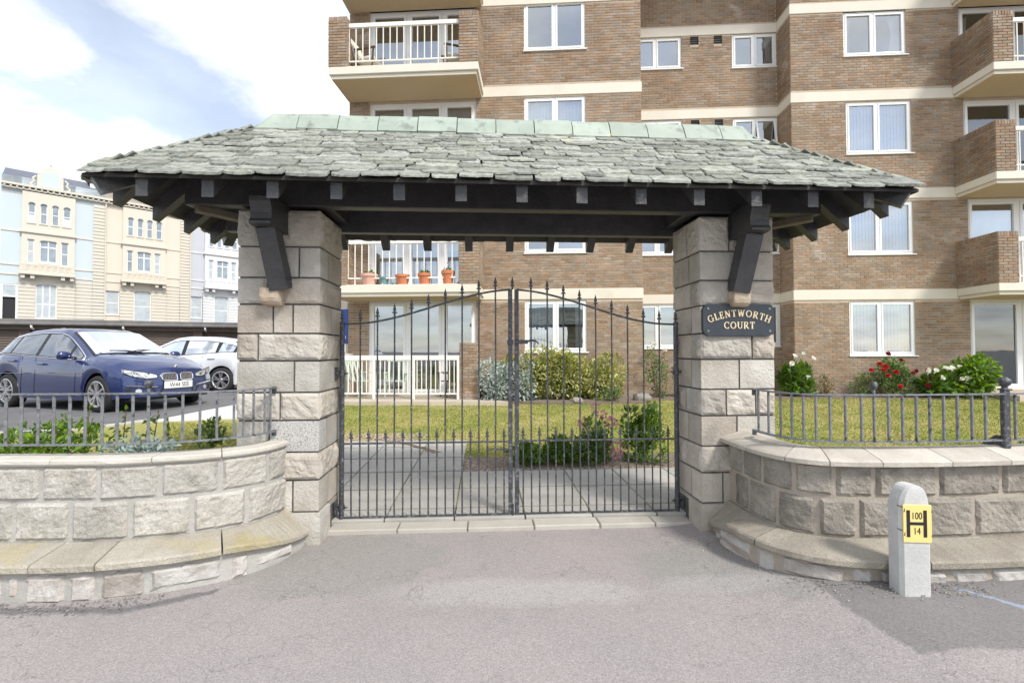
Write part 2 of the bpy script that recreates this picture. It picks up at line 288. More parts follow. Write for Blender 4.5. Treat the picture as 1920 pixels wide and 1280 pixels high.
def tarmac():
    m = bpy.data.materials.new('pinkish_tarmac'); m.use_nodes = True; t = m.node_tree; bs = t.nodes['Principled BSDF']; bs.inputs['Roughness'].default_value = 0.92
    bs.inputs['Specular IOR Level'].default_value = 0.25
    co = N(t, 'ShaderNodeTexCoord'); vec = co.outputs['Object']
    def noi(sc, det=5, ro=0.6):
        n = N(t, 'ShaderNodeTexNoise'); lk(t, vec, n.inputs['Vector']); n.inputs['Scale'].default_value = sc; n.inputs['Detail'].default_value = det; n.inputs['Roughness'].default_value = ro; return n
    rp = N(t, 'ShaderNodeValToRGB'); lk(t, noi(0.8, 7).outputs['Fac'], rp.inputs[0])
    rp.color_ramp.elements[0].position = 0.3; rp.color_ramp.elements[0].color = (0.282, 0.262, 0.258, 1)
    rp.color_ramp.elements[1].position = 0.7; rp.color_ramp.elements[1].color = (0.352, 0.319, 0.310, 1)
    col = rp.outputs[0]
    def mixc(fac, c):
        nonlocal col
        mm = N(t, 'ShaderNodeMix', data_type='RGBA'); lk(t, fac, mm.inputs[0]); lk(t, col, mm.inputs[6]); mm.inputs[7].default_value = (*c, 1); col = mm.outputs[2]
    wn = noi(2.6, 6)
    def blob(cx, cy, rx, ry, soft, amt):                     # a worn or patched area with a ragged edge
        mp = N(t, 'ShaderNodeMapping'); lk(t, vec, mp.inputs[0]); mp.inputs['Location'].default_value = (-cx / rx, -cy / ry, 0); mp.inputs['Scale'].default_value = (1 / rx, 1 / ry, 0)
        ln = N(t, 'ShaderNodeVectorMath', operation='LENGTH'); lk(t, mp.outputs[0], ln.inputs[0])
        a = N(t, 'ShaderNodeMath', operation='MULTIPLY_ADD'); lk(t, wn.outputs['Fac'], a.inputs[0]); a.inputs[1].default_value = 1.3; lk(t, ln.outputs['Value'], a.inputs[2])
        mr = N(t, 'ShaderNodeMapRange'); lk(t, a.outputs[0], mr.inputs[0]); mr.inputs[1].default_value = 1.65 - soft; mr.inputs[2].default_value = 1.65 + soft; mr.inputs[3].default_value = amt; mr.inputs[4].default_value = 0
        return mr.outputs[0]
    mixc(blob(-1.25, 3.35, 0.75, 0.5, 0.1, 0.75), (0.27, 0.262, 0.245))
    mixc(blob(1.55, 3.25, 0.7, 0.45, 0.1, 0.75), (0.265, 0.258, 0.245))
    mixc(blob(0.0, 2.93, 0.75, 0.16, 0.25, 0.5), (0.44, 0.42, 0.41))
    mixc(blob(1.35, 3.0, 0.4, 0.12, 0.25, 0.35), (0.44, 0.42, 0.41))
    mixc(blob(-0.8, 2.4, 1.6, 0.6, 0.4, 0.25), (0.30, 0.285, 0.285))
    for sc, lo, hi, c, am in ((140, 0.57, 0.66, (0.52, 0.48, 0.47), 0.45), (120, 0.44, 0.36, (0.17, 0.16, 0.16), 0.45), (42, 0.66, 0.72, (0.14, 0.135, 0.135), 0.35), (22, 0.6, 0.75, (0.42, 0.385, 0.375), 0.25), (9, 0.38, 0.30, (0.24, 0.225, 0.22), 0.35)):
        mr = N(t, 'ShaderNodeMapRange'); lk(t, noi(sc, 2).outputs['Fac'], mr.inputs[0]); mr.inputs[1].default_value = lo; mr.inputs[2].default_value = hi; mr.inputs[4].default_value = am; mixc(mr.outputs[0], c)
    # darker reinstated tarmac at the right, and a crumbled dark strip along the left wall
    wp = N(t, 'ShaderNodeVectorMath', operation='MULTIPLY_ADD'); lk(t, noi(5, 7, .7).outputs['Color'], wp.inputs[0]); wp.inputs[1].default_value = (.16, .16, 0); lk(t, vec, wp.inputs[2])
    sx = N(t, 'ShaderNodeSeparateXYZ'); lk(t, wp.outputs[0], sx.inputs[0])
    def ma(op, a, b_, c=None):
        n = N(t, 'ShaderNodeMath', operation=op)
        for k, q in enumerate((a, b_, c)):
            if q is None: continue
            if isinstance(q, (int, float)): n.inputs[k].default_value = q
            else: lk(t, q, n.inputs[k])
        return n.outputs[0]
    X_, Y_ = sx.outputs['X'], sx.outputs['Y']
    d1 = ma('SUBTRACT', ma('MULTIPLY_ADD', Y_, .10, X_), 2.215); d2 = ma('SUBTRACT', Y_, 2.29); dm = ma('MINIMUM', d1, d2)
    mr = N(t, 'ShaderNodeMapRange'); lk(t, dm, mr.inputs[0]); mr.inputs[1].default_value = -.012; mr.inputs[2].default_value = .02; mr.inputs[4].default_value = .72; mixc(mr.outputs[0], (0.165, 0.16, 0.156))
    yc = ma('MULTIPLY_ADD', ma('MAXIMUM', ma('ADD', X_, 2.2), 0), .5, 2.80); db = ma('ABSOLUTE', ma('SUBTRACT', Y_, yc), 0); lim = ma('LESS_THAN', X_, -1.78)
    mr = N(t, 'ShaderNodeMapRange'); lk(t, db, mr.inputs[0]); mr.inputs[1].default_value = .055; mr.inputs[2].default_value = .02; mr.inputs[4].default_value = .8; mixc(ma('MULTIPLY', mr.outputs[0], lim), (0.13, 0.128, 0.13))
    sb_ = ma('SUBTRACT', ma('MULTIPLY', ma('ADD', X_, -2.815), .65), ma('MULTIPLY', ma('ADD', Y_, -2.72), .76)); tb_ = ma('ADD', ma('MULTIPLY', ma('ADD', X_, -2.815), .76), ma('MULTIPLY', ma('ADD', Y_, -2.72), .65))
    bl = ma('MULTIPLY', ma('MAXIMUM', ma('SUBTRACT', 1, ma('DIVIDE', ma('ABSOLUTE', tb_, 0), .022)), 0), ma('GREATER_THAN', ma('SUBTRACT', .17, ma('ABSOLUTE', sb_, 0)), 0))
    mixc(ma('MULTIPLY', ma('MINIMUM', ma('MULTIPLY', bl, 2), 1), .6), (0.33, 0.42, 0.56))
    # aggregate: each stone its own shade
    vs_ = N(t, 'ShaderNodeTexVoronoi'); lk(t, vec, vs_.inputs['Vector']); vs_.inputs['Scale'].default_value = 150
    sp_ = N(t, 'ShaderNodeSeparateColor'); lk(t, vs_.outputs['Color'], sp_.inputs[0])
    mr = N(t, 'ShaderNodeMapRange'); lk(t, sp_.outputs[0], mr.inputs[0]); mr.inputs[3].default_value = 0.84; mr.inputs[4].default_value = 1.16
    mm = N(t, 'ShaderNodeMix', data_type='RGBA', blend_type='MULTIPLY'); mm.inputs[0].default_value = 1; lk(t, col, mm.inputs[6]); lk(t, mr.outputs[0], mm.inputs[7]); col = mm.outputs[2]
    # cracks: warped cell edges, only where a broad mask allows them
    ad = N(t, 'ShaderNodeVectorMath', operation='ADD'); nw = noi(3, 5); sc_ = N(t, 'ShaderNodeVectorMath', operation='SCALE'); lk(t, nw.outputs['Color'], sc_.inputs[0]); sc_.inputs['Scale'].default_value = 0.5
    lk(t, vec, ad.inputs[0]); lk(t, sc_.outputs[0], ad.inputs[1])
    vo = N(t, 'ShaderNodeTexVoronoi', feature='DISTANCE_TO_EDGE'); lk(t, ad.outputs[0], vo.inputs['Vector']); vo.inputs['Scale'].default_value = 2.1
    mr = N(t, 'ShaderNodeMapRange'); lk(t, vo.outputs['Distance'], mr.inputs[0]); mr.inputs[1].default_value = 0.008; mr.inputs[2].default_value = 0.001; mr.inputs[4].default_value = 0.6
    ms = N(t, 'ShaderNodeMapRange'); lk(t, noi(0.9, 2).outputs['Fac'], ms.inputs[0]); ms.inputs[1].default_value = 0.44; ms.inputs[2].default_value = 0.54
    mu = N(t, 'ShaderNodeMath', operation='MULTIPLY'); lk(t, mr.outputs[0], mu.inputs[0]); lk(t, ms.outputs[0], mu.inputs[1]); mixc(mu.outputs[0], (0.13, 0.125, 0.12))
    lk(t, col, bs.inputs['Base Color'])
    bp = N(t, 'ShaderNodeBump'); bp.inputs['Strength'].default_value = 0.45; bp.inputs['Distance'].default_value = 0.006; lk(t, noi(190, 3).outputs['Fac'], bp.inputs['Height']); lk(t, bp.outputs[0], bs.inputs['Normal'])
    return m
M['tarmac'] = tarmac()

# ------------------------------------------------------------------ plan curves of the boundary walls
class Curve:
    def __init__(s, pts, n=24):
        P = [pts[0]] + list(pts) + [pts[-1]]; out = []
        for i in range(1, len(P) - 2):
            a, b, c, d = P[i - 1], P[i], P[i + 1], P[i + 2]
            for k in range(n):
                t = k / n
                out.append(tuple(.5 * ((2 * b[j]) + (-a[j] + c[j]) * t + (2 * a[j] - 5 * b[j] + 4 * c[j] - d[j]) * t * t + (-a[j] + 3 * b[j] - 3 * c[j] + d[j]) * t ** 3) for j in (0, 1)))
        out.append(tuple(pts[-1])); s.p = out; s.s = [0]
        for a, b in zip(out, out[1:]): s.s.append(s.s[-1] + math.dist(a, b))
        s.L = s.s[-1]
    def at(s, q):
        q = max(0, min(s.L - 1e-6, q)); lo, hi = 0, len(s.s) - 1
        while hi - lo > 1:
            m = (lo + hi) // 2
            if s.s[m] <= q: lo = m
            else: hi = m
        t = (q - s.s[lo]) / max(1e-9, s.s[hi] - s.s[lo]); a, b = s.p[lo], s.p[hi]
        return a[0] + (b[0] - a[0]) * t, a[1] + (b[1] - a[1]) * t
    def off(s, q, o, z):                                     # point o metres in front of the wall face (towards the road)
        q = max(q, 0); a = s.at(q - 0.04); b = s.at(q + 0.04); p = s.at(q); dx, dy = b[0] - a[0], b[1] - a[1]; l = math.hypot(dx, dy) or 1e-6
        nx, ny = (-dy / l, dx / l) if s.side < 0 else (dy / l, -dx / l)
        return Vector((p[0] + nx * o, p[1] + ny * o, z))
LW = Curve([(-1.775, 3.66), (-1.79, 3.52), (-1.86, 3.37), (-2.0, 3.245), (-2.17, 3.155), (-2.341, 3.10), (-2.675, 3.035), (-3.34, 3.02), (-4.2, 3.02), (-6, 3.02), (-9, 3.02)]); LW.side = -1
RW = Curve([(1.79, 3.88), (1.80, 3.6), (1.83, 3.36), (1.9, 3.2), (2.03, 3.10), (2.25, 3.06), (2.76, 3.06), (3.47, 3.12), (5, 3.24), (9, 3.55)]); RW.side = 1

# ------------------------------------------------------------------ ground
GX, GY, GA = 0.01, 4.139, R(3.4)                             # gate frame: centre of the gate line on the ground, turned by GA
def G(u, v, z=0.0): return Vector((GX + u * math.cos(GA) - v * math.sin(GA), GY + u * math.sin(GA) + v * math.cos(GA), z))
def terr(x, y):                                              # ground behind the walls: nearly level lawn, rising to the car park on the left
    z = 0.055 + 0.165 * smooth(4.5, 12.5, y)
    k = smooth(0.40, 0.60, -x / max(y, 3.0)) if x < 0 else 0
    return z + (0.42 - z) * k
MB().add([(-700, -700, -0.03), (700, -700, -0.03), (700, 700, -0.03), (-700, 700, -0.03)], [(0, 1, 2, 3)]).obj('ground', M['asphalt'], kind='structure')
b = MB()
def pav(x, y): return 0.095 * smooth(1.25, 2.15, x) * (1 - smooth(6, 12, x)) * smooth(-3, 1.5, y)
b.grid(lambda i, j: (-14 + 28 * i, -6 + 10.35 * j, pav(-14 + 28 * i, -6 + 10.35 * j)), 140, 60); b.obj('pavement', M['tarmac'], kind='structure', smooth=True)
# lawn: one sheet from behind the walls to the buildings
def lawn_pt(i, j):
    y = 3.35 + 13.5 * j ** 1.5; x = -9.0 + 23.0 * i
    if y < 4.7 and -2.0 < x < 2.0: y = max(y, 4.35)
    return (x, y, terr(x, y) - (0.05 if y < 4.4 and abs(x) < 2.3 else 0))
MB().grid(lawn_pt, 100, 60).obj('lawn', M['grass'], kind='structure', smooth=True)
cp = [(-5.7, 48), (-5.7, 7.4), (-5.85, 6.9), (-6.15, 6.4), (-6.6, 6.25), (-7.4, 6.1), (-7.4, 3.3), (-45, 3.3), (-60, 48)]
MB().prism(cp, lambda a, b, t: (a, b, t), 0.30, 0.432).obj('car_park', M['asphalt'], kind='structure')
kb = thing('kerb', 'pale concrete kerb edging the car park beside the left lawn', 'kerb', (-5.7, 7.4, 0.3))
for (a, b_) in zip(cp[1:5], cp[2:6]):
    d = Vector((b_[0] - a[0], b_[1] - a[1], 0)); L = d.length; n = max(1, round(L / 0.6))
    for k in range(n):
        p = Vector((*a, 0.36)) + d * ((k + 0.01) / n); q = Vector((*a, 0.36)) + d * ((k + 0.99) / n); o = Vector((5.7, -7.4, -0.3))
        MB().beam(p + o, q + o, 0.09, 0.17).obj('kerb_stone', M['concrete'], kb)
MB().prism([(-5.62, 7.15), (-4.1, 7.6), (-4.3, 11.4), (-5.62, 11.2)], lambda a, b, t: (a, b, t), 0.3, 0.436).obj('path', M['path2'], kind='structure')

# dark reinstated strip of tarmac and blue survey mark on the pavement
def sheet(name, poly, dz, m, kind='structure', jag=0.0, seed=1, n=26):
    """thin sheet laid on the pavement; poly is (far edge points, near edge points), both left to right"""
    r2 = random.Random(seed); far, near = poly; b = MB()
    def pt(i, j):
        x0, y0 = interp([(k / (len(near) - 1), p[0]) for k, p in enumerate(near)], i), interp([(k / (len(near) - 1), p[1]) for k, p in enumerate(near)], i)
        x1, y1 = interp([(k / (len(far) - 1), p[0]) for k, p in enumerate(far)], i), interp([(k / (len(far) - 1), p[1]) for k, p in enumerate(far)], i)
        x, y = x0 + (x1 - x0) * j, y0 + (y1 - y0) * j
        if j in (0, 1) or i in (0, 1): x += jag * nz(x * 23, y * 23, seed) * 2; y += jag * nz(x * 19, y * 21, seed + 5) * 2
        return (x, y, pav(x, y) + dz)
    return b.grid(pt, n * 2, 8).obj(name, m, kind=kind, smooth=True)
# crumbs of loose tarmac along the foot of the walls
def crumbs(name, spots, n, smin, smax, m, seed, zf=lambda x, y: pav(x, y) + .006):
    r2 = random.Random(seed); b = MB()
    for _ in range(n):
        x, y = spots(r2); s = r2.uniform(smin, smax); z = zf(x, y); a = r2.uniform(0, 6.28)
        P = [(x + s * r2.uniform(.7, 1.2) * math.cos(a + k * 1.57), y + s * r2.uniform(.7, 1.2) * math.sin(a + k * 1.57), z + s * r2.uniform(0.0, 0.5)) for k in range(4)] + [(x, y, z + s * r2.uniform(.7, 1.1))]
        b.add(P, [(0, 1, 4), (1, 2, 4), (2, 3, 4), (3, 0, 4)])
    return b.obj(name, m, kind='stuff')
def along(c, s0, s1, o0, o1):
    def f(r2):
        p = c.off(r2.uniform(s0, s1), 0.24 + r2.triangular(o0, o1, o0), 0); return p.x, p.y
    return f
crumbs('loose_tarmac', along(RW, 0.7, 1.6, 0.0, 0.2), 260, 0.002, 0.008, M['loose'], 1)
crumbs('loose_tarmac', along(LW, 0.75, 2.4, 0.0, 0.16), 420, 0.003, 0.009, M['loose'], 2)
crumbs('loose_grit', along(RW, 0.15, 2.6, 0.0, 0.3), 160, 0.003, 0.007, M['gravel'], 3)

# paved path inside the gate: slabs in rows, and the threshold stones
pv = thing('paved_path', 'grey square paving slabs laid in rows behind the black gates', 'paving', (GX, GY, 0), GA)
MB().box(-1.62, 2.6, -0.21, 1.5, -0.02, 0.018).obj('bedding', M['soil'], pv)
r2 = random.Random(5)
rows = [(-0.05, 0.20), (0.21, 0.78), (0.79, 1.43), (1.44, 2.09), (2.10, 2.75), (2.76, 3.2)]
joints = [-1.75, -1.12, -0.52, 0.10, 0.70, 1.28, 1.9, 2.5]
for ri, (v0, v1) in enumerate(rows):
    for ci, (u0, u1) in enumerate(zip(joints, joints[1:])):
        if ri >= 3 and ci > 1: continue
        z = 0.055 + 0.012 * ri + r2.uniform(-.002, .002)
        if ri == 1 and ci == 0: pass
        MB().cbox(u0 + .006, u1 - .006, v0, v1, z - 0.05, z, 0.004).obj('paving_slab', M['slab'], pv)
    if ri >= 1:
        z = 0.055 + 0.012 * ri
        if ri >= 2: MB().cbox(-2.37, -1.756, v0, v1, z - 0.05, z, 0.004).obj('paving_slab', M['slab'], pv)
        if ri >= 3: MB().cbox(-2.99, -2.376, v0, v1, z - 0.05, z, 0.004).obj('paving_slab', M['slab'], pv)
ts = [-1.545, -0.98, -0.40, 0.16, 0.72, 1.20, 1.525]
for u0, u1 in zip(ts, ts[1:]):
    bb = MB(); bb.cbox(u0 + .004, u1 - .004, -0.225, -0.055, -0.02, 0.036 + r2.uniform(-.003, .003), 0.008); bb.obj('threshold_stone', M['threshold'], pv)
# gravel and soil beds beside the path
def bedpt(u0, u1, v0, v1):
    def f(r2): p = G(r2.uniform(u0, u1), r2.uniform(v0, v1)); return p.x, p.y
    return f
def bedsheet(poly, h, name='flower_bed', m='soil'):
    P = [G(u, v) for u, v in poly]; c = sum((p for p in P), Vector()) / len(P)
    V = [(p.x, p.y, terr(p.x, p.y) + 0.004) for p in P] + [(c.x, c.y, terr(c.x, c.y) + h)]
    n = len(P); MB().add(V, [(i, (i + 1) % n, n) for i in range(n)]).obj(name, M[m], kind='structure')
bedsheet([(0.15, 1.45), (2.6, 1.45), (2.6, 2.25), (1.5, 2.15), (0.6, 2.0), (-0.1, 1.95), (-0.55, 2.2), (-0.55, 1.45)], 0.05)
bedsheet([(-0.6, 1.45), (-0.2, 1.9), (-0.9, 2.6), (-1.7, 3.5), (-2.4, 3.7), (-1.2, 3.2), (-1.1, 2.1), (-0.52, 2.1)], 0.03)
tz = lambda x, y: terr(x, y) + 0.004
crumbs('gravel', bedpt(-0.5, 2.5, 1.46, 1.75), 900, 0.008, 0.02, M['gravel'], 6, tz)
crumbs('gravel', bedpt(-0.55, 0.2, 1.5, 2.0), 400, 0.008, 0.02, M['gravel'], 7, tz)
crumbs('gravel', bedpt(-1.15, -0.6, 2.1, 2.5), 300, 0.008, 0.02, M['gravel'], 8, tz)
crumbs('gravel', bedpt(-2.6, -1.2, 3.2, 3.8), 600, 0.01, 0.022, M['gravel'], 9, tz)
crumbs('gravel', bedpt(-2.2, -1.6, 0.3, 1.4), 420, 0.01, 0.03, M['gravel'], 10, lambda x, y: 0.04)

# short mown grass: many small blades, in one object
def lawn_blades(n, seed):
    r2 = random.Random(seed); b = MB()
    def blocked(x, y):
        d = ((x - GX) * math.cos(GA) + (y - GY) * math.sin(GA), -(x - GX) * math.sin(GA) + (y - GY) * math.cos(GA)); u, v = d
        if v < 1.5 and -1.8 < u < 2.7: return True
        if -0.6 < u < 2.6 and v < 1.95: return True
        if v < 3.75 and -3.1 < u < -1.15 - 0.2 * (v - 2) : return True
        if v < 2.2 and u < -0.4 and u > -3: return True
        if x < -5.5 and y > 6.3: return True
        if -6 < x < -4 and y > 7.1: return True
        if y < 3.95 and -2.3 < x < 2.3: return True
        if -4.4 < x < -1.6 and y < 4.9: return True
        return False
    k = 0
    while k < n:
        y = 3.4 + 9.0 * r2.random() ** 1.3; x = r2.uniform(-0.75, 1.12) * y
        if x > 0 and y < 3.5 + 0.03 * x: continue
        if blocked(x, y): continue
        z = terr(x, y); h = r2.uniform(.012, .035) * (1 + .5 * nz(x * 2, y * 2, 0)); w = r2.uniform(.003, .006) * (1 + y / 9); a = r2.uniform(0, 6.28); l = r2.uniform(-.02, .02); l2 = r2.uniform(-.02, .02)
        b.v += [(x - w * math.cos(a), y - w * math.sin(a), z), (x + w * math.cos(a), y + w * math.sin(a), z), (x + l, y + l2, z + h)]; b.f.append((3 * k, 3 * k + 1, 3 * k + 2)); k += 1
    b.obj('grass', M['blade'], kind='stuff')
lawn_blades(90000, 3)

# ------------------------------------------------------------------ stone blocks
def rockbox(x0, x1, y0, y1, z0, z1, amp, seed, faces, seg=0.045, margin=0.03, ns=9.0, fmap=None, jit=0.002, maxn=12):
    """block with quarry-faced (noise displaced) faces; faces = set of (axis, sign)"""
    L = (x1 - x0, y1 - y0, z1 - z0); n = [max(1, min(maxn, round(l / seg))) for l in L]; lo = (x0, y0, z0); vid = {}; P = []; F = []
    def vert(i, j, k):
        key = (i, j, k)
        if key in vid: return vid[key]
        q = [lo[a] + L[a] * key[a] / n[a] for a in range(3)]
        ext = [(a, -1 if key[a] == 0 else 1) for a in range(3) if key[a] in (0, n[a])]
        if len(ext) == 1:
            a, sg = ext[0]
            if (a, sg) in faces:
                d = min(min(q[c] - lo[c], lo[c] + L[c] - q[c]) for c in range(3) if c != a)
                fall = smooth(0, margin, d) if margin else 1
                pv = Vector((q[0] * ns * 1.1 + seed, q[1] * ns * 1.1, q[2] * ns * 1.3)); f1 = noise.voronoi(pv)[0]; h = 0.5 + 0.45 * nz(q[0] * ns * .6 + seed, q[1] * ns * .6, q[2] * ns * .6) + 0.55 * (f1[1] - f1[0]) - 0.2 + 0.22 * nz(q[0] * ns * 3.1, q[1] * ns * 3 + seed, q[2] * ns * 3.3)
                q[a] += sg * amp * fall * h
        else:
            for a, sg in ext: q[a] -= sg * (jit + jit * nz(q[0] * 30 + seed, q[1] * 30, q[2] * 30))
        vid[key] = len(P); P.append(tuple(fmap(*q)) if fmap else tuple(q)); return vid[key]
    for a in range(3):
        b_, c = (a + 1) % 3, (a + 2) % 3
        for sg, e in ((-1, 0), (1, n[a])):
            for i in range(n[b_]):
                for j in range(n[c]):
                    l = []
                    for di, dj in ((0, 0), (1, 0), (1, 1), (0, 1)):
                        k = [0, 0, 0]; k[a] = e; k[b_] = i + di; k[c] = j + dj; l.append(vert(*k))
                    F.append(tuple(l if sg > 0 else l[::-1]))
    m = MB(); m.v = P; m.f = F; return m

ZC = [2.62, 2.326, 2.083, 1.873, 1.643, 1.429, 1.181, 0.963, 0.715, 0.497, 0.25]
ROCK = [0.9, 0.15, 1, 0, 1, 0, 1, 0, 1, 0]
def pillar(uc, W, splits, side, label):
    """square stone gate pillar; local origin at the middle of its base"""
    p = G(uc, -0.118); t = thing('gate_pillar', label, 'pillar', (p.x, p.y, 0), GA)
    D = 0.55; x0, x1, y0, y1 = -W / 2, W / 2, -D / 2, D / 2; r2 = random.Random(11 if side < 0 else 12)
    MB().box(x0 + .012, x1 - .012, y0 + .012, y1 - .012, 0.02, 2.618).obj('core', M['joint'], t)
    j = 0.0055
    for i, (zt, zb) in enumerate(zip(ZC, ZC[1:])):
        rk = ROCK[i]; amp = 0.004 + 0.032 * rk
        dj = r2.uniform(-.12, .08); xs = [x0] + [x0 + W * f for f in splits[i]] + [x1]
        for k, (a, c) in enumerate(zip(xs, xs[1:])):
            fc = {(1, -1)}
            if k == 0: fc.add((0, -1))
            if k == len(xs) - 2: fc.add((0, 1))
            nm = 'stone'; mm = M['stone']
            if side < 0 and i == 7 and k == len(xs) - 2: mm = M['granite']
            fr = rockbox(a + (j if k else 0), c - (j if k < len(xs) - 2 else 0), y0, dj - j, zb + j, zt - j, amp, r2.uniform(0, 99), fc, margin=0.03 if rk else 0.0, seg=0.022 if rk else 0.09, maxn=20)
            fr.obj(nm, mm, t, label='speckled grey granite stone' if mm is M['granite'] else None)
        xm = r2.uniform(-.12, .12)
        rockbox(x0, xm - j, dj + j, y1, zb + j, zt - j, amp, r2.uniform(0, 99), {(0, -1), (1, 1)}, margin=0.03 if rk else 0, seg=0.05 if rk else 0.09).obj('stone', M['stone'], t)
        rockbox(xm + j, x1, dj + j, y1, zb + j, zt - j, amp, r2.uniform(0, 99), {(0, 1), (1, 1)}, margin=0.03 if rk else 0, seg=0.05 if rk else 0.09).obj('stone', M['stone'], t)
    # base stones, slightly wider, with a black painted recess on the side of the gate
    e = 0.018; s = -side
    fr = rockbox(x0 - (e if s < 0 else 0), x1 + (e if s > 0 else 0), y0 - e, -0.05, -0.03, 0.25 - j, 0.006, 3.3, {(1, -1), (0, 1), (0, -1)}, margin=0.02, seg=0.05)
    fr.obj('base_stone', M['stone'], t)
    rockbox(x0, x1, 0.20, y1, -0.03, 0.25 - j, 0.006, 5.3, {(0, 1), (0, -1)}, margin=0.02, seg=0.05).obj('base_stone', M['stone'], t)
    xi = x1 if s > 0 else x0
    rockbox(min(xi, xi - s * .2), max(xi, xi - s * .2), -0.046, 0.196, 0.205, 0.25 - j, 0.003, 7.3, {(0, s)}, margin=0.02, seg=0.05).obj('base_stone', M['stone'], t)
    MB().box(min(xi - s * .03, xi - s * .05), max(xi - s * .03, xi - s * .05), -0.048, 0.198, -0.03, 0.204).obj('recess_panel', M['black'], t)
    # corbel that carries the timber brace
    xc = -0.03 * side * -1 if side < 0 else -0.01
    cb = rockbox(xc - .072, xc + .072, y0 - .108, y0 + .02, 1.862, 1.99, 0.010, 4.4 + side, {(1, -1), (0, -1), (0, 1), (2, -1)}, seg=0.025, margin=0.02, jit=0.003)
    for k, v in enumerate(cb.v):
        if v[2] < 1.895 and v[1] < y0 - .02: cb.v[k] = (v[0], v[1] + (1.895 - v[2]) * 1.2, v[2])
    cb.obj('corbel', M['corbel'], t)
    return t
PL = pillar(-1.865, 0.63, [[.42], [.74], [.36], [.43, .67], [.25], [.69], [.52], [.39], [.5], [.68]], -1, 'left stone gate pillar with a granite block, beside the parked cars')
PR = pillar(1.845, 0.63, [[.40], [.5], [.42], [.5], [.70], [.52], [.34, .74], [.48], [.55], [.28]], 1, 'right stone gate pillar carrying the dark name plaque')

# ------------------------------------------------------------------ boundary walls
def wall(c, label, sx, zt, j_top, j_low, j_cop, j_pl, mats, seed, send):
    ms, mm, mc, mp = mats; r2 = random.Random(seed)
    t = thing('boundary_wall', label, 'wall'); W = lambda s, o, z: c.off(s, o, z)
    flip = c.side > 0
    def sweep(name, prof, s0, s1, m, n=None, kind=None, rough=0.0, gap=0.0):
        n = n or max(2, round((s1 - s0) / 0.06)); b = MB(); k = len(prof(s0)); P = []
        for i in range(n + 1):
            s = s0 + (s1 - s0) * i / n; sp = min(max(s, s0 + gap), s1 - gap)
            for a, (o, z) in enumerate(prof(s)):
                d = rough * nz(s * 22, a * 3.1 + seed, z * 9); P.append(W(sp, o + d, z + d * .6))
        F = [(i * k + a, i * k + (a + 1) % k, (i + 1) * k + (a + 1) % k, (i + 1) * k + a) for i in range(n) for a in range(k)]
        F += [tuple(range(k)), tuple(n * k + a for a in range(k))]
        b.add(P, F); o = b.obj(name, m, t, kind=kind); recalc(o.data); return o
    sweep('wall_core', lambda s: [(-0.006, 0.1), (-0.006, 0.765), (-0.20, 0.765), (-0.20, 0.1)], 0.0, send, mm)
    for zs, js, off in (((0.543, 0.756), j_top, 0), ((0.282, 0.526), j_low, 1)):
        z0, z1 = zs
        for k, (a, b_) in enumerate(zip(js, js[1:])):
            g = 0.011; se = r2.uniform(0, 99)
            f = (lambda x, y, z: W(x, -y, z))
            mbk = rockbox(a + g, b_ - g, -0.003, 0.06, z0 + r2.uniform(-.004, .004), z1 + r2.uniform(-.006, .004), 0.024, se, {(1, -1)}, seg=0.022, margin=0.02, ns=11, fmap=f, jit=0.006, maxn=20)
            o = mbk.obj('stone', ms, t); recalc(o.data)
    for a, b_ in zip(j_cop, j_cop[1:]):
        if c.side < 0: pr = lambda s: [(0.018, zt - .04), (0.026, zt - .028), (0.026, zt - .008), (0.012, zt), (-0.16, zt + .002), (-0.16, zt - .04)]
        else: pr = lambda s: [(0.05, zt - .052), (0.072, zt - .046), (0.074, zt - .018), (0.05, zt - .006), (-0.12, zt + .045), (-0.2, zt + .03), (-0.2, zt - .052)]
        sweep('coping_stone', pr, a, b_, mc, rough=0.003, gap=0.003)
    def plp(s):
        q = 1 - smooth(0.02, 0.5, s); zf = 0.233 - 0.11 * q; zb = 0.177 - 0.10 * q; of = 0.245 - 0.05 * q
        return [(0.0, zb), (of - .012, zb), (of, zb + .012), (of, zf - .012), (of - .012, zf), (0.02, 0.272), (0.0, 0.275)]
    for a, b_ in zip(j_pl, j_pl[1:]): sweep('plinth_stone', plp, a, b_, mp, n=max(3, round((b_ - a) / 0.035)), rough=0.007, gap=0.004)
    # rubble footing under the plinth
    sweep('footing_mortar', lambda s: [(0.0, -0.03), (0.20 - .04 * (1 - smooth(0.02, .5, s)), -0.03), (0.195 - .04 * (1 - smooth(0.02, .5, s)), 0.176 - 0.10 * (1 - smooth(0.02, 0.5, s))), (0.0, 0.176 - 0.10 * (1 - smooth(0.02, 0.5, s)))], 0.0, send, mm, rough=0.01)
    s = 0.14
    while s < send - 0.3:
        w = r2.choice((0.13, 0.2, 0.26, 0.34, 0.09, 0.24, 0.3)) * r2.uniform(.85, 1.15); q = 1 - smooth(0.02, 0.5, s + w / 2); top = 0.165 - 0.11 * q
        if r2.random() < .35 and top > .12:
            zz = [(-0.02, 0.055), (0.062, top)]
        else: zz = [(r2.uniform(-.02, .02), top - r2.uniform(0, .02))]
        for z0, z1 in zz:
            mbk = rockbox(s + .008, s + w - .008, -0.206 - r2.uniform(-.006, .006) + 0.040 * q, -0.15, z0, z1, 0.018, r2.uniform(0, 99), {(1, -1)}, seg=0.028, margin=0.02, ns=14, fmap=lambda x, y, z: W(x, -y, z), jit=0.009, maxn=12)
            o = mbk.obj('rubble_stone', M['rubble'], t); recalc(o.data)
        s += w + r2.uniform(0.0, 0.02)
    return t
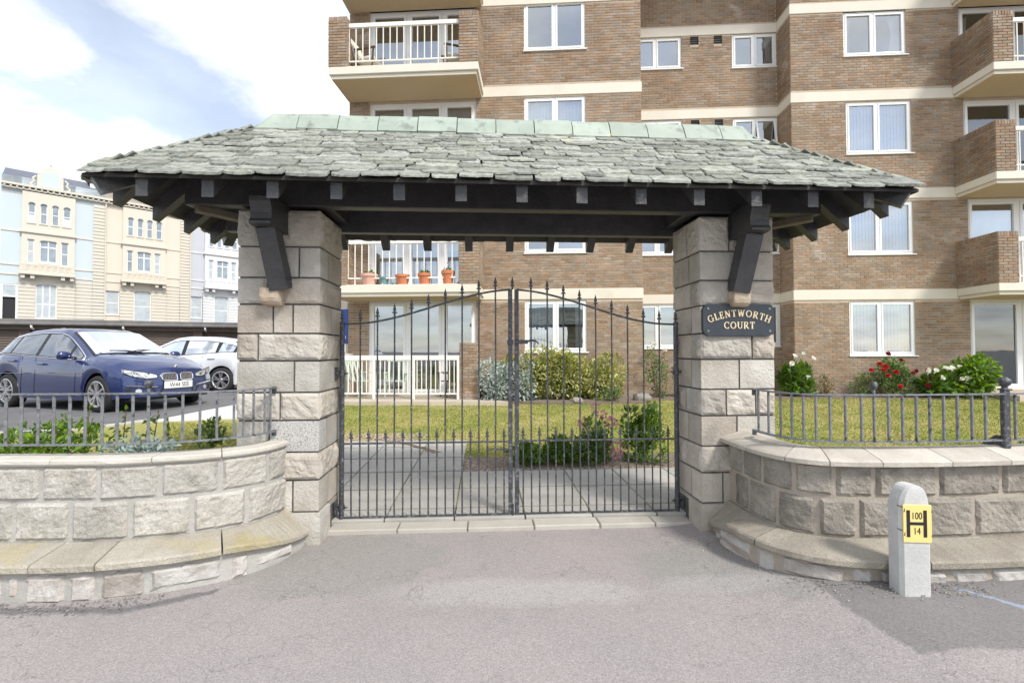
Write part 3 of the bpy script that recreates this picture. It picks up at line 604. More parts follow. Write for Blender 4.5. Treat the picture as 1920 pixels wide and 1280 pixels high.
wall(LW, 'pale rock-faced stone boundary wall curving in to the left gate pillar', -1, 0.808,
     [-0.02, 0.204, 0.522, 0.87, 1.226, 1.588, 1.95, 2.31, 2.67, 3.03, 3.39, 3.75, 4.11, 4.5], [0.0, 0.356, 0.684, 1.036, 1.398, 1.76, 2.12, 2.48, 2.84, 3.2, 3.56, 3.92, 4.28, 4.5],
     [-0.05, 0.514, 0.906, 1.51, 2.2, 3.0, 3.8, 4.55], [0.0, 0.512, 1.082, 1.42, 2.0, 2.6, 3.2, 3.9, 4.55], (M['wallstone'], M['wallmortar'], M['coping'], M['plinth']), 21, 4.55)
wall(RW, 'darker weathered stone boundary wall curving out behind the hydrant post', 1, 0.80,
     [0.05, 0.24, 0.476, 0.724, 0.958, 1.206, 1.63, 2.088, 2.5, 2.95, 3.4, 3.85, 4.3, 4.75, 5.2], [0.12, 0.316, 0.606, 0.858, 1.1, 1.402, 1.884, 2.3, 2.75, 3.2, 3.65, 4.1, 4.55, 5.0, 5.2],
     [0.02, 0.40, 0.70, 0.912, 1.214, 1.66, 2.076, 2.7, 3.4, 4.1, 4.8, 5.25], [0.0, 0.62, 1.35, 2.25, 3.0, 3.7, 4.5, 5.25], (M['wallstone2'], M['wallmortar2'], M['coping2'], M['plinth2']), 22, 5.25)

# ------------------------------------------------------------------ lychgate roof
p = G(0.008, -0.118)
RO = thing('lychgate_roof', 'hipped stone-slate roof on black timbers over the double gates', 'roof', (p.x, p.y, 0), GA)
HE, HD, ZE, ZR = 2.895, 0.84, 2.672, 3.40
SL = math.hypot(HD, ZR - ZE); cp_, sp_ = HD / SL, (ZR - ZE) / SL
rx = HE - HD
# boarding under the slates
b = MB()
def hippts(dz, e=0.0): return [(-HE - e, -HD - e, ZE + dz - e * .9), (HE + e, -HD - e, ZE + dz - e * .9), (HE + e, HD + e, ZE + dz - e * .9), (-HE - e, HD + e, ZE + dz - e * .9), (-rx, 0, ZR + dz), (rx, 0, ZR + dz)]
b.add(hippts(0) + hippts(-0.022), [(0, 1, 5, 4), (1, 2, 5), (2, 3, 4, 5), (3, 0, 4), (10, 11, 7, 6), (11, 8, 7), (11, 10, 9, 8), (10, 6, 9), (0, 6, 7, 1), (1, 7, 8, 2), (2, 8, 9, 3), (3, 9, 6, 0)])
b.obj('boarding', M['boarding'], RO)
def rafter(foot, dirv, run, w=0.078):
    """common or jack rafter: foot on the eave, climbing along dirv for run metres"""
    d = Vector((*dirv, 0)); q = Vector((-d.y, d.x, 0)); sl = (ZR - ZE) / HD
    pr = [(0.0, ZE - .012), (0.0, ZE - .135), (run, ZE - .135 + run * sl), (run, ZE - .024 + run * sl), (0.035, ZE + 0.01)]
    pr = [(0.03, ZE + .002), (0.03, ZE - .135), (run, ZE - .15 + run * sl), (run, ZE - .024 + run * sl)]
    m = MB().prism(pr, lambda a, z, t: Vector((foot[0], foot[1], z)) + d * a + q * t, -w / 2, w / 2); o = m.obj('rafter', M['timber'], RO); recalc(o.data)
for k in range(-6, 7):
    u = 0.0 + 0.423 * k; run = HD * min(1, (HE - abs(u)) / HD) - 0.03
    rafter((u, -HD), (0, 1), run); rafter((u, HD), (0, -1), run)
for s in (-1, 1):
    for y in (-0.58, -0.19, 0.19, 0.58): rafter((s * HE, y), (-s, 0), HD - abs(y) - 0.02)
    for q in (-1, 1):
        m = MB(); a = Vector((s * (HE - .045), q * (HD - .045), ZE - .05)); c = Vector((s * rx, 0, ZR - .10)); m.beam(a, c, 0.085, 0.15); m.obj('hip_rafter', M['timber'], RO)
MB().beam((-rx, 0, ZR - .09), (rx, 0, ZR - .09), 0.04, 0.16).obj('ridge_board', M['timber'], RO)
MB().cbox(-2.58, 2.56, -0.305, -0.205, 2.64, 2.985, .006).obj('wall_plate', M['timber'], RO)
MB().cbox(-2.58, 2.56, 0.275, 0.355, 2.585, 2.93, .006).obj('wall_plate', M['timber'], RO)
for x in (-2.2, -1.55, 1.5, 2.15): MB().cbox(x - .05, x + .05, -0.203, 0.273, 2.66, 2.82, .005).obj('tie_beam', M['timber'], RO)
for s in (-1, 1):
    MB().beam((s * 2.52, -0.25, 2.625), (s * 2.0, 0.3, 2.60), 0.09, 0.05).obj('angle_tie', M['raw_timber'], RO)
    xc = s * 1.855 - 0.02 + (0.0 if s < 0 else .02)
    pr = [(-.20, 2.636), (-.585, 2.636), (-.60, 2.625), (-.60, 2.585), (-.583, 2.55), (-.575, 2.51), (-.58, 2.465), (-.60, 2.44), (-.60, 2.425), (-.56, 2.415), (-.20, 2.415)]
    m = MB().prism(pr, lambda a, z, t: (xc + t, a, z), -.075, .075); br = m.obj('bracket', M['timber'], RO); recalc(br.data)
    MB().beam((xc - s * .0, -.46, 2.43), (xc - s * .045, -.335, 1.985), 0.135, 0.135, (0, -1, .3)).obj('brace', M['timber'], br)
# slates
r2 = random.Random(31)
def slate_mesh(seed):
    q = random.Random(seed); ch = q.uniform(.01, .07); ch2 = q.uniform(.01, .07); n = 7
    bot = [(ch + (1 - ch - ch2) * i / (n - 1), q.uniform(-.05, .05) + .05 * math.sin(i / (n - 1) * 3.14 + 3.14)) for i in range(n)]
    poly = bot + [(1 - q.uniform(0, .02), q.uniform(.06, .22)), (1 - q.uniform(0, .03), .55), (1 - q.uniform(.02, .06), 1), (q.uniform(.02, .06), 1), (q.uniform(0, .03), .55), (q.uniform(0, .02), q.uniform(.06, .22))]
    th_ = q.uniform(.009, .016); k = len(poly)
    P = [(a, c, 0) for a, c in poly] + [(a, c + (0.03 if i < n else 0), th_ + q.uniform(-.003, .003)) for i, (a, c) in enumerate(poly)] 
    F = [tuple(range(k))[::-1], tuple(range(k, 2 * k))] + [(i, (i + 1) % k, k + (i + 1) % k, k + i) for i in range(k)]
    m = MB(); m.add(P, F); return m
SV = [slate_mesh(100 + i) for i in range(18)]; SME = [m.mesh('slate', M['slate']) for m in SV]
def slate_rows(org, uv, sv, half0, shrink, rows=16, trim=0.0):
    """matrices of the slates on one slope; half width of the slope falls by shrink per metre climbed"""
    out = []; uv = Vector(uv); sv = Vector(sv); nv = uv.cross(sv); g = SL / rows; org = Vector(org)
    for i in range(rows):
        t = i * g - 0.035; h = half0 - shrink * max(0, t) + 0.01 - trim; x = -h - r2.uniform(0, .025); sc = 1.12 - 0.30 * i / rows
        while x < h - 0.05:
            w = r2.choice((.15, .18, .21, .25, .30)) * r2.uniform(.9, 1.12) * sc
            if h - x - w < .12: w = h - x + r2.uniform(0, .02)
            l = min(0.20, SL - t - .015); lift = 0.023 + r2.uniform(-.006, .009); tl = math.atan2(lift - .004, l) + r2.uniform(-.02, .02); rl = r2.uniform(-.015, .015)
            s2 = (sv * math.cos(tl) - nv * math.sin(tl)); u2 = (uv + nv * rl).normalized(); n2 = u2.cross(s2).normalized()
            o = org + uv * (x + .005) + sv * (t + r2.uniform(-.014, .014)) + nv * (lift + .003)
            Mx = Matrix(((u2.x * (w - .010), s2.x * l, n2.x, o.x), (u2.y * (w - .010), s2.y * l, n2.y, o.y), (u2.z * (w - .010), s2.z * l, n2.z, o.z), (0, 0, 0, 1)))
            out.append(Mx); x += w
    return out
front = slate_rows((0, -HD, ZE), (1, 0, 0), (0, cp_, sp_), HE, cp_)
for k, Mx in enumerate(front[:300]): put('slate', SME[r2.randrange(18)], RO, Mx)
rest = MB()
hk = SL / HD
for Mx in front[300:] + slate_rows((0, HD, ZE), (-1, 0, 0), (0, -cp_, sp_), HE, cp_) + slate_rows((HE, 0, ZE), (0, 1, 0), (-cp_, 0, sp_), HD, cp_, trim=.075) + slate_rows((-HE, 0, ZE), (0, -1, 0), (cp_, 0, sp_), HD, cp_, trim=.075):
    m = SV[r2.randrange(18)]; rest.add([Mx @ Vector(q) for q in m.v], m.f)
rest.obj('slate_covering', M['slate'], RO, kind='stuff')
b = MB()
for (u, t, s) in ((-0.93, 1.06, .03), (1.95, 1.02, .075), (0.83, .99, .05), (1.72, 1.10, .03)):
    c = Vector((u, -HD + t * cp_, ZE + t * sp_)) + Vector((0, -sp_, cp_)) * .045
    b.grid(lambda i, j: c + Vector((math.cos(i * 6.283), 0, 0)) * s * j * (1 + .3 * nz(i * 5, u, 3)) + Vector((0, cp_, sp_)) * math.sin(i * 6.283) * s * .35 * j + Vector((0, -sp_, cp_)) * .012 * (1 - j), 12, 3)
b.obj('lichen_patch', M['lichen'], RO)
# ridge tiles
nt = 13; tw = (2 * rx + 0.16) / nt
for i in range(nt):
    a = -rx - .08 + i * tw + .004; c = a + tw - .008; dz = r2.uniform(-.006, .006)
    prof = [(-.140, 3.335), (-.09, 3.445), (-.05, 3.50), (0, 3.515), (.05, 3.50), (.09, 3.445), (.140, 3.335)]
    inn = [(y * .82, z - .022) for y, z in prof][::-1]
    m = MB(); full = prof + inn; n = len(full); P = []
    secs = [a, a + .1, c] if i == 0 else ([a, c - .1, c] if i == nt - 1 else [a, (a + c) / 2, c])
    for k, x in enumerate(secs):
        end = (i == 0 and k == 0) or (i == nt - 1 and k == 2)
        for y, z in full: P.append((x, y, (3.33 + (z - 3.33) * .45 if end else z) + dz))
    F = [(k * n + q, k * n + (q + 1) % n, (k + 1) * n + (q + 1) % n, (k + 1) * n + q) for k in range(2) for q in range(n)]
    F += [tuple(range(n)), tuple(2 * n + q for q in range(n))]
    m.add(P, F); o = m.obj('ridge_tile', M['ridge'], RO); recalc(o.data)
    if i: MB().box(a - .007, a - .001, -.118, .118, 3.35, 3.354).obj('tile_joint', M['joint'], RO)

# ------------------------------------------------------------------ wrought iron gates
def finial_mesh(h=0.105, w=0.019):
    m = MB()
    def dia(z0, z1, r0, zm, rr):
        m.add([(0, 0, z0), (rr, 0, zm), (0, rr * .55, zm), (-rr, 0, zm), (0, -rr * .55, zm), (0, 0, z1)], [(0, 2, 1), (0, 3, 2), (0, 4, 3), (0, 1, 4), (5, 1, 2), (5, 2, 3), (5, 3, 4), (5, 4, 1)])
    dia(h * .34, h, 0, h * .50, w * .72)
    for s in (-1, 1):
        m.add([(0, -.005, h * .42), (s * w * .8, -.004, h * .36), (s * w * 1.05, 0, h * .22), (s * w * .5, -.004, h * .26), (0, -.006, h * .2),
               (0, .005, h * .42), (s * w * .8, .004, h * .36), (s * w * .5, .004, h * .26), (0, .006, h * .2)],
              [(0, 1, 3, 4), (1, 2, 3), (5, 8, 7, 6), (6, 7, 2), (0, 5, 6, 1), (1, 6, 2), (4, 3, 7, 8), (3, 2, 7)])
    m.lathe([(.003, 0), (.010, h * .04), (.010, h * .1), (.006, h * .14), (.0095, h * .17), (.0095, h * .22), (.004, h * .27)], 8)
    return m.mesh('finial', M['iron'])
FIN = finial_mesh(0.122, .021); FIN2 = finial_mesh(0.112, .021)
def wob(x, z): return 0.0015 * nz(x * 40, z * 9, 1)
def gate_leaf(s, label):
    """s = -1 left leaf, +1 right leaf; local origin under the hinge"""
    hu = -1.495 if s < 0 else 1.485; p = G(hu, 0); t = thing('iron_gate', label, 'gate', (p.x, p.y, 0), GA, 'pair of spear-topped iron gates')
    W = 1.49 if s < 0 else 1.475; d = -s                     # leaf runs towards the middle
    zb, zm = 0.062, 0.70 if s < 0 else 0.705
    zt = lambda q: 1.742 + (2.05 - 1.742) * smooth(0.04, 1.02, q)
    iron = M['iron']
    MB().tube([(0, 0, .045), (0, 0, 1.76)], 0.022, 10).obj('hinge_stile', iron, t)
    q = 0.020; x1 = d * (W - .021)
    MB().cbox(x1 - .019, x1 + .019, -.012, .012, .05, 2.052, .003).obj('meeting_stile', iron, t)
    MB().beam((0, 0, zb), (x1, 0, zb), .022, .016).obj('bottom_rail', iron, t)
    MB().beam((0, 0, zm), (x1, 0, zm), .028, .012).obj('middle_rail', iron, t)
    MB().tube([(d * W * k / 24, 0, zt(k / 24)) for k in range(24)] + [(x1, 0, zt(.99))], 0.009, 6).obj('top_rail', iron, t)
    n = 10
    def bar(x, z1, fm, nm):
        o = MB().tube([(x + wob(x, z), 0, z) for z in [zb + (z1 - zb) * k / 8 for k in range(9)]], 0.0072, 6).obj(nm, iron, t)
        put('finial', fm, o, Matrix.Translation((x, 0, z1 - .002)))
    for k in range(1, n):
        x = d * (0.0 + W * (k + .05) / (n + .08)); bar(x, zt(k / n) + .012, FIN, 'bar')
    for k in range(n):
        x = d * (W * (k + .55) / (n + .08)); bar(x, zm + .018, FIN2, 'dog_bar')
    put('finial', FIN, t, Matrix.Translation((0, 0, 1.755)))
    if s < 0:
        put('finial', FIN, t, Matrix.Translation((x1 + .02, 0, 2.05)))
        b = MB(); b.cbox(x1 - .028, x1 + .03, -.022, .022, 1.56, 1.60, .003); b.obj('latch_plate', iron, t)
        MB().tube([(x1 - .20, -.02, .60), (x1 - .20, -.02, .64), (x1 - .02, -.02, .635)], .008, 6).obj('drop_bolt', iron, t)
        MB().tube([(x1 + .02, -.018, .01), (x1 + .02, -.018, .16)], .008, 6).obj('foot_bolt', iron, t)
    else:
        b = MB(); b.cbox(x1 - .02, x1 + .1, -.026, .006, 1.565, 1.60, .004); b.tube([(x1 + .08, -.02, 1.585), (x1 + .13, -.03, 1.595), (x1 + .17, -.03, 1.59), (x1 + .195, -.03, 1.565)], [.009, .009, .007, .006], 6); b.obj('latch_handle', iron, t)
    for z in (1.31, 0.15):
        b = MB(); b.cbox(s * .045, s * .055, -.035, .035, z - .055, z + .055, .002); b.beam((s * .05, 0, z), (0, 0, z), .02, .025); b.tube([(0, 0, z - .03), (0, 0, z + .03)], .028, 8); b.tube([(-s * .03, -.0, z), (-s * .055, 0, z)], [.012, .003], 6); b.obj('hinge', iron, t)
    return t
gate_leaf(-1, 'left leaf of the black spear-topped iron gates, with the latch plate')
gate_leaf(1, 'right leaf of the black spear-topped iron gates, with the lever handle')

# ------------------------------------------------------------------ railings on the walls
def railing(c, label, bars, zt, zb, s_end, balls, post=None, o=-0.075):
    t = thing('railing', label, 'railing'); m = M['greyiron']
    pts = lambda z, a, e: [c.off(a + (e - a) * k / 40, o, z) for k in range(61)]
    def rail(z, nm):
        b = MB(); P = pts(z, bars[0] - .05, s_end)
        for p, q in zip(P, P[1:]): b.beam(p, q + (q - p) * .08, .030, .010)
        b.obj(nm, m, t)
    rail(zt, 'top_rail'); rail(zb, 'bottom_rail')
    for k, s in enumerate(bars):
        p = c.off(s, o, 0); big = s in balls
        MB().tube([(p.x, p.y, zb + .004), (p.x + wob(s, 2), p.y, (zt + zb) / 2), (p.x, p.y, zt + (.035 if big else -.004))], .0095, 6).obj('baluster', m, t)
        if big: MB().lathe([(0.002, zt + .03), (.012, zt + .035), (.022, zt + .05), (.026, zt + .063), (.022, zt + .08), (.011, zt + .09), (.001, zt + .092)], 12, lambda x, y, z: (x + p.x, y + p.y, z)).obj('ball_finial', M['iron'], t, smooth=True)
    p = c.off(bars[0] - .05, o, 0)
    for z in (zt, zb): MB().cbox(p.x - .014, p.x + .014, p.y - .006, p.y + .016, z - .045 if z == zt else z - .035, z + .008, .003).obj('fixing_lug', M['iron'], t)
    if post:
        p = c.off(post, o, 0); b = MB(); b.cbox(p.x - .024, p.x + .024, p.y - .016, p.y + .016, .83, 1.225, .005); b.cbox(p.x - .032, p.x + .032, p.y - .024, p.y + .024, 1.225, 1.237, .003); b.obj('post', M['iron'], t)
        MB().lathe([(0.02, 1.237), (.014, 1.25), (.03, 1.262), (.036, 1.28), (.03, 1.3), (.014, 1.313), (.001, 1.315)], 14, lambda x, y, z: (x + p.x, y + p.y, z)).obj('ball_finial', M['iron'], t, smooth=True)
        MB().prism([(0, .83), (.12, .83), (.12, .84), (.03, .91), (0, .91)], lambda a, z, q: (p.x + q, p.y + .03 + a, z), -.01, .01).obj('stay', M['iron'], t)
lb = [0.098, 0.17, 0.28, 0.368, 0.434, 0.548, 0.656, 0.764, 0.874, 0.972, 1.068, 1.168, 1.266, 1.376, 1.478, 1.584, 1.688, 1.798, 1.9, 2.0, 2.1, 2.2, 2.3, 2.4, 2.5] + [2.6 + .1 * k for k in range(17)]
railing(LW, 'low grey iron railing on the left wall in front of the blue car', lb, 1.222, 0.885, 4.3, (0.972,))
rb_ = [0.336, 0.458, 0.584, 0.686, 0.78, 0.874, 0.974, 1.08, 1.186, 1.272, 1.37, 1.466, 1.564, 1.66, 1.762, 1.864, 1.974, 2.076, 2.30, 2.4, 2.5, 2.6, 2.7] + [2.8 + .1 * k for k in range(22)]
railing(RW, 'low grey iron railing with a black ball-topped post on the right wall', rb_, 1.20, 0.885, 5.0, (1.272,), post=2.225)

# ------------------------------------------------------------------ name plaque with raised letters
def text_mesh(body, size, ext, m, fn):
    cu = bpy.data.curves.new('lettering', 'FONT'); cu.body = body; cu.size = size; cu.extrude = ext; cu.align_x = 'CENTER'
    o = bpy.data.objects.new('tmp', cu); COL.objects.link(o); bpy.context.view_layer.update()
    me = bpy.data.meshes.new_from_object(o.evaluated_get(bpy.context.evaluated_depsgraph_get())); bpy.data.objects.remove(o); bpy.data.curves.remove(cu)
    for v in me.vertices: v.co = fn(v.co)
    me.materials.clear(); me.materials.append(m); return me
# serif capitals as strokes: (x0,y0,x1,y1,width) lines and arcs (cx,cy,rx,ry,a0,a1)
T_, t_ = .17, .09
LET = {
 'L': (.62, [('l', .16, 0, .16, 1, T_), ('l', .02, .03, .6, .03, t_), ('l', .02, .97, .30, .97, t_), ('l', .58, 0, .58, .26, .08)]),
 'E': (.64, [('l', .16, 0, .16, 1, T_), ('l', .02, .03, .58, .03, t_), ('l', .02, .97, .56, .97, t_), ('l', .16, .52, .44, .52, t_), ('l', .56, 0, .56, .24, .08), ('l', .54, .78, .54, 1, .08), ('l', .44, .40, .44, .64, .07)]),
 'N': (.86, [('l', .16, 0, .16, 1, t_), ('l', .70, 0, .70, 1, t_), ('l', .16, .98, .70, .02, T_), ('l', .02, .03, .30, .03, t_), ('l', .02, .97, .2, .97, t_), ('l', .56, .97, .84, .97, t_)]),
 'T': (.74, [('l', .37, 0, .37, 1, T_), ('l', .04, .96, .70, .96, t_), ('l', .22, .03, .52, .03, t_), ('l', .06, .74, .06, 1, .08), ('l', .68, .74, .68, 1, .08)]),
 'W': (1.1, [('l', .12, 1, .34, .0, T_), ('l', .34, 0, .56, 1, t_), ('l', .54, 1, .76, 0, T_), ('l', .76, 0, .98, 1, t_), ('l', 0, .97, .26, .97, t_), ('l', .42, .97, .66, .97, t_), ('l', .86, .97, 1.1, .97, t_)]),
 'H': (.86, [('l', .16, 0, .16, 1, T_), ('l', .70, 0, .70, 1, T_), ('l', .16, .52, .70, .52, t_)] + [('l', x - .15, y, x + .15, y, t_) for x in (.16, .70) for y in (.03, .97)]),
 'O': (.92, [('a', .45, .5, .38, .46, 0, 360, .14)]),
 'C': (.82, [('a', .46, .5, .38, .46, 45, 315, .14), ('l', .72, .70, .72, .98, .08), ('l', .72, .04, .72, .26, .06)]),
 'G': (.90, [('a', .46, .5, .38, .46, 48, 330, .14), ('l', .74, .06, .74, .46, .15), ('l', .58, .46, .88, .46, t_), ('l', .72, .72, .72, .98, .08)]),
 'R': (.82, [('l', .16, 0, .16, 1, T_), ('a', .36, .75, .24, .225, -90, 90, .13), ('l', .16, .97, .38, .97, t_), ('l', .16, .52, .38, .52, t_), ('l', .36, .5, .68, .02, T_), ('l', .02, .03, .30, .03, t_), ('l', .02, .97, .2, .97, t_), ('l', .60, .03, .82, .03, t_)]),
 'U': (.84, [('l', .16, .3, .16, 1, T_), ('l', .68, .3, .68, 1, t_), ('a', .42, .32, .26, .28, 180, 360, .12), ('l', .02, .97, .30, .97, t_), ('l', .56, .97, .82, .97, t_)]),
}
def letters(word, h, fn, dep):
    """word laid along a path: fn(distance from its middle, height) gives a point; returns one mesh per letter"""
    gap = .13; tot = sum(LET[c][0] for c in word) + gap * (len(word) - 1); x = -tot / 2; out = []
    for c in word:
        m = MB(); w, st = LET[c]
        def put_(poly): m.prism(poly, lambda a, b_, q: fn((x + a) * h, b_ * h, q, (x + w / 2) * h), 0, dep)
        for s in st:
            if s[0] == 'l':
                _, ax, ay, bx, by, wd = s; L = math.hypot(bx - ax, by - ay); nx, ny = -(by - ay) / L * wd / 2, (bx - ax) / L * wd / 2
                put_([(ax - nx, ay - ny), (bx - nx, by - ny), (bx + nx, by + ny), (ax + nx, ay + ny)])
            else:
                _, cx, cy, rx_, ry_, a0, a1, wd = s; n = 16
                for k in range(n):
                    q = [math.radians(a0 + (a1 - a0) * (k + e) / n) for e in (0, 1)]
                    ww = [wd * (.62 + .38 * abs(math.cos(a))) for a in q]
                    put_([((cx + (rx_ - ww[0] / 2) * math.cos(q[0])), cy + (ry_ - ww[0] / 2) * math.sin(q[0])), (cx + (rx_ + ww[0] / 2) * math.cos(q[0]), cy + (ry_ + ww[0] / 2) * math.sin(q[0])),
                          (cx + (rx_ + ww[1] / 2) * math.cos(q[1]), cy + (ry_ + ww[1] / 2) * math.sin(q[1])), (cx + (rx_ - ww[1] / 2) * math.cos(q[1]), cy + (ry_ - ww[1] / 2) * math.sin(q[1]))])
        me = m.mesh('letter', M['gold']); recalc(me); out.append(me); x += w + gap
    return out
p = G(1.838, -0.418)
PQ = thing('name_plaque', 'dark plaque with cream letters fixed to the right gate pillar', 'plaque', (p.x, p.y, 1.752), GA)
pw, ph, cc = 0.302, 0.131, 0.045
poly = [(-pw + cc, -ph), (pw - cc, -ph), (pw - cc * .35, -ph + cc * .35), (pw, -ph + cc), (pw, ph - cc), (pw - cc * .35, ph - cc * .35), (pw - cc, ph), (-pw + cc, ph), (-pw + cc * .35, ph - cc * .35), (-pw, ph - cc), (-pw, -ph + cc), (-pw + cc * .35, -ph + cc * .35)]
o = MB().prism(poly, lambda a, z, q: (a, q, z), -.014, .022).obj('plate', M['plaque'], PQ); recalc(o.data)
def arc(d, z, q, mid): r = .62; a = mid / r; return (r * math.sin(a) + (d - mid) * math.cos(a) + z * math.sin(a), -.014 - q, (r * math.cos(a) - r) - (d - mid) * math.sin(a) + z * math.cos(a) + .028)
for me in letters('GLENTWORTH', .056, arc, .006): put('letter', me, PQ)
for me in letters('COURT', .056, lambda d, z, q, mid: (d, -.014 - q, z - .072), .006): put('letter', me, PQ)
for sx in (-1, 1):
    for sz in (-1, 1): MB().lathe([(.012, 0), (.010, .004), (.001, .006)], 10, lambda x, y, z: (sx * .262 + x, -.014 - z, sz * .092 + y)).obj('screw', M['greyiron'], PQ)

# ------------------------------------------------------------------ hydrant marker post
HP = thing('marker_post', 'concrete hydrant marker post with a yellow H plate on the pavement', 'marker post', (2.315, 2.735, 0.055), R(-4))
b = MB(); w, d = 0.085, 0.058
def postpt(i, j):
    a = i * 4; k = int(a) % 4; f = a - int(a); c = .018
    ring = [(-w + c, -d), (w - c, -d), (w, -d + c), (w, d - c), (w - c, d), (-w + c, d), (-w, d - c), (-w, -d + c)]
    return ring
ring = postpt(0, 0)
def top(z): return 1.0
P = []; lev = []
for z in (-.05, .2, .42, .50): lev.append((z, 1.0, 1.0))
for k in range(1, 9):
    a = k / 8 * math.pi / 2; lev.append((.50 + .163 * math.sin(a), max(.12, math.cos(a) ** .62), 1.0 - .10 * (k / 8) ** 3))
for z, sx, sy in lev: P += [(x * sx + .012 * (1 - sx), y * sy, z) for x, y in ring]
n = 8; F = [(k * n + q, k * n + (q + 1) % n, (k + 1) * n + (q + 1) % n, (k + 1) * n + q) for k in range(len(lev) - 1) for q in range(n)] + [tuple(range((len(lev) - 1) * n, len(lev) * n))]
b.add(P, F); o = b.obj('post', M['concrete'], HP)
MB().cbox(-.075, .080, -d - .007, -d - .001, .348, .562, .002).obj('plate', M['yellow'], HP)
hb = MB()
for x in (-.048, .043): hb.box(x - .009, x + .009, -d - .009, -d - .0075, .380, .532)
hb.box(-.0385, .0335, -d - .009, -d - .0075, .448, .465); hb.obj('letter', M['black'], HP)
for body, z in (('100', .482), ('14', .396)):
    me = text_mesh(body, .056, .0008, M['black'], lambda c: Vector((c.x * .72 - .002, -d - .0085, c.y + z))); put('numeral', me, HP)
for z in (.388, .522):
    MB().tube([(-w - .004, -d + .02, z + .03), (-w + .02, -d - .006, z + .02), (-.07, -d - .01, z)], .0022, 5).obj('fixing_wire', M['black'], HP)
    MB().tube([(.078, -d - .01, z + .002), (w - .004, -d - .004, z), (w + .004, -d + .03, z - .004)], .0022, 5).obj('fixing_wire', M['black'], HP)

# ------------------------------------------------------------------ apartment building
BO = Vector((10.3, 13.0, 0)); BA = R(-3.4)
AB = thing('apartment_building', 'brown brick block of flats with cream bands, white windows and balconies behind the lawn', 'building', BO, BA)
def B(u, d, z=0.0): return BO + Vector((u * math.cos(BA) - d * math.sin(BA), u * math.sin(BA) + d * math.cos(BA), z))
ZTOP = 13.4
BANDS = [3.2, 6.04, 8.85, 11.42]; BH = 0.28
def tiles(u0, u1, z0, z1, holes, fn, m, parent, name='wall', rev=0.14):
    """wall skin with rectangular openings and their reveals; fn(u, depth, z)"""
    us = sorted({u0, u1} | {h for q in holes for h in q[:2] if u0 < h < u1}); zs = sorted({z0, z1} | {h for q in holes for h in q[2:4] if z0 < h < z1}); b = MB()
    for a, c in zip(us, us[1:]):
        for e, f in zip(zs, zs[1:]):
            mu, mz = (a + c) / 2, (e + f) / 2
            if any(q[0] < mu < q[1] and q[2] < mz < q[3] for q in holes): continue
            b.add([fn(a, 0, e), fn(c, 0, e), fn(c, 0, f), fn(a, 0, f)], [(0, 1, 2, 3)])
    for q in holes:
        a, c, e, f = max(q[0], u0), min(q[1], u1), max(q[2], z0), min(q[3], z1)
        for P in (((a, e), (a, f)), ((c, f), (c, e)), ((a, f), (c, f)), ((c, e), (a, e))):
            (x, y), (x2, y2) = P; b.add([fn(x, 0, y), fn(x2, 0, y2), fn(x2, rev, y2), fn(x, rev, y)], [(0, 1, 2, 3)])
    return b.obj(name, m, parent)
BRICKS = []                                                  # (centre, u axis, normal, length, height)
rb = random.Random(77)
def bricks(u0, u1, z0, z1, holes, fn, skip=()):
    n = math.ceil((z1 - z0) / 0.075); ex = (Vector(fn(u0 + 1, 0, 0)) - Vector(fn(u0, 0, 0))).normalized(); nv = -(Vector(fn(u0, 1, 0)) - Vector(fn(u0, 0, 0))).normalized()
    for k in range(n):
        zb, zt = z0 + k * .075 + .005, min(z0 + k * .075 + .07, z1); zc = (zb + zt) / 2
        if zt - zb < .03: continue
        if any(a - .04 < zc < c + .04 for a, c in skip): continue
        iv = [(u0, u1)]
        for q in holes:
            if q[2] - .03 < zc < q[3] + .03:
                nx = []
                for a, c in iv:
                    if q[1] <= a or q[0] >= c: nx.append((a, c))
                    else:
                        if q[0] > a: nx.append((a, q[0]))
                        if q[1] < c: nx.append((q[1], c))
                iv = nx
        for a, c in iv:
            x = u0 + (-.1125 if k % 2 else 0) ; i0 = math.floor((a - x) / .225); x += i0 * .225
            while x < c:
                p, q = max(x + .005, a), min(x + .22, c)
                if q - p > .03: BRICKS.append((Vector(fn((p + q) / 2, 0, zc)), ex, nv, q - p, zt - zb))
                x += .225
def fn_front(d): return lambda u, y, z: (u, d + y, z)
FR = M['upvc']
def sash(mb, u0, u1, z0, z1, y, w=.055, dpt=.06):            # rectangular frame ring
    mb.cbox(u0, u1, y, y + dpt, z0, z0 + w, .004); mb.cbox(u0, u1, y, y + dpt, z1 - w, z1, .004)
    mb.cbox(u0, u0 + w, y + .001, y + dpt - .001, z0 + w, z1 - w, .004); mb.cbox(u1 - w, u1, y + .001, y + dpt - .001, z0 + w, z1 - w, .004)
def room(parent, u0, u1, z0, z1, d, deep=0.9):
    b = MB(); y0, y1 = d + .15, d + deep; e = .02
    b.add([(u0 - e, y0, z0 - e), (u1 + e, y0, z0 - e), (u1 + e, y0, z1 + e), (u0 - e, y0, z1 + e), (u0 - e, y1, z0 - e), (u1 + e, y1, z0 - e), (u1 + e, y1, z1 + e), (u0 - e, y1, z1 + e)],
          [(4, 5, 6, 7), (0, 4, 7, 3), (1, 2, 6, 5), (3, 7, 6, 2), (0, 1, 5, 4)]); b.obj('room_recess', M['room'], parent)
def vblind(parent, u0, u1, z0, z1, y, pitch=.09, nm='blind', m='blind', ang=.16):
    b = MB(); n = max(1, int((u1 - u0) / pitch)); p = (u1 - u0) / n
    for k in range(n):
        x = u0 + k * p; b.add([(x + .004, y, z0), (x + p * .98, y + p * ang, z0), (x + p * .98, y + p * ang, z1), (x + .004, y, z1)], [(0, 1, 2, 3)])
    b.obj(nm, M[m], parent)
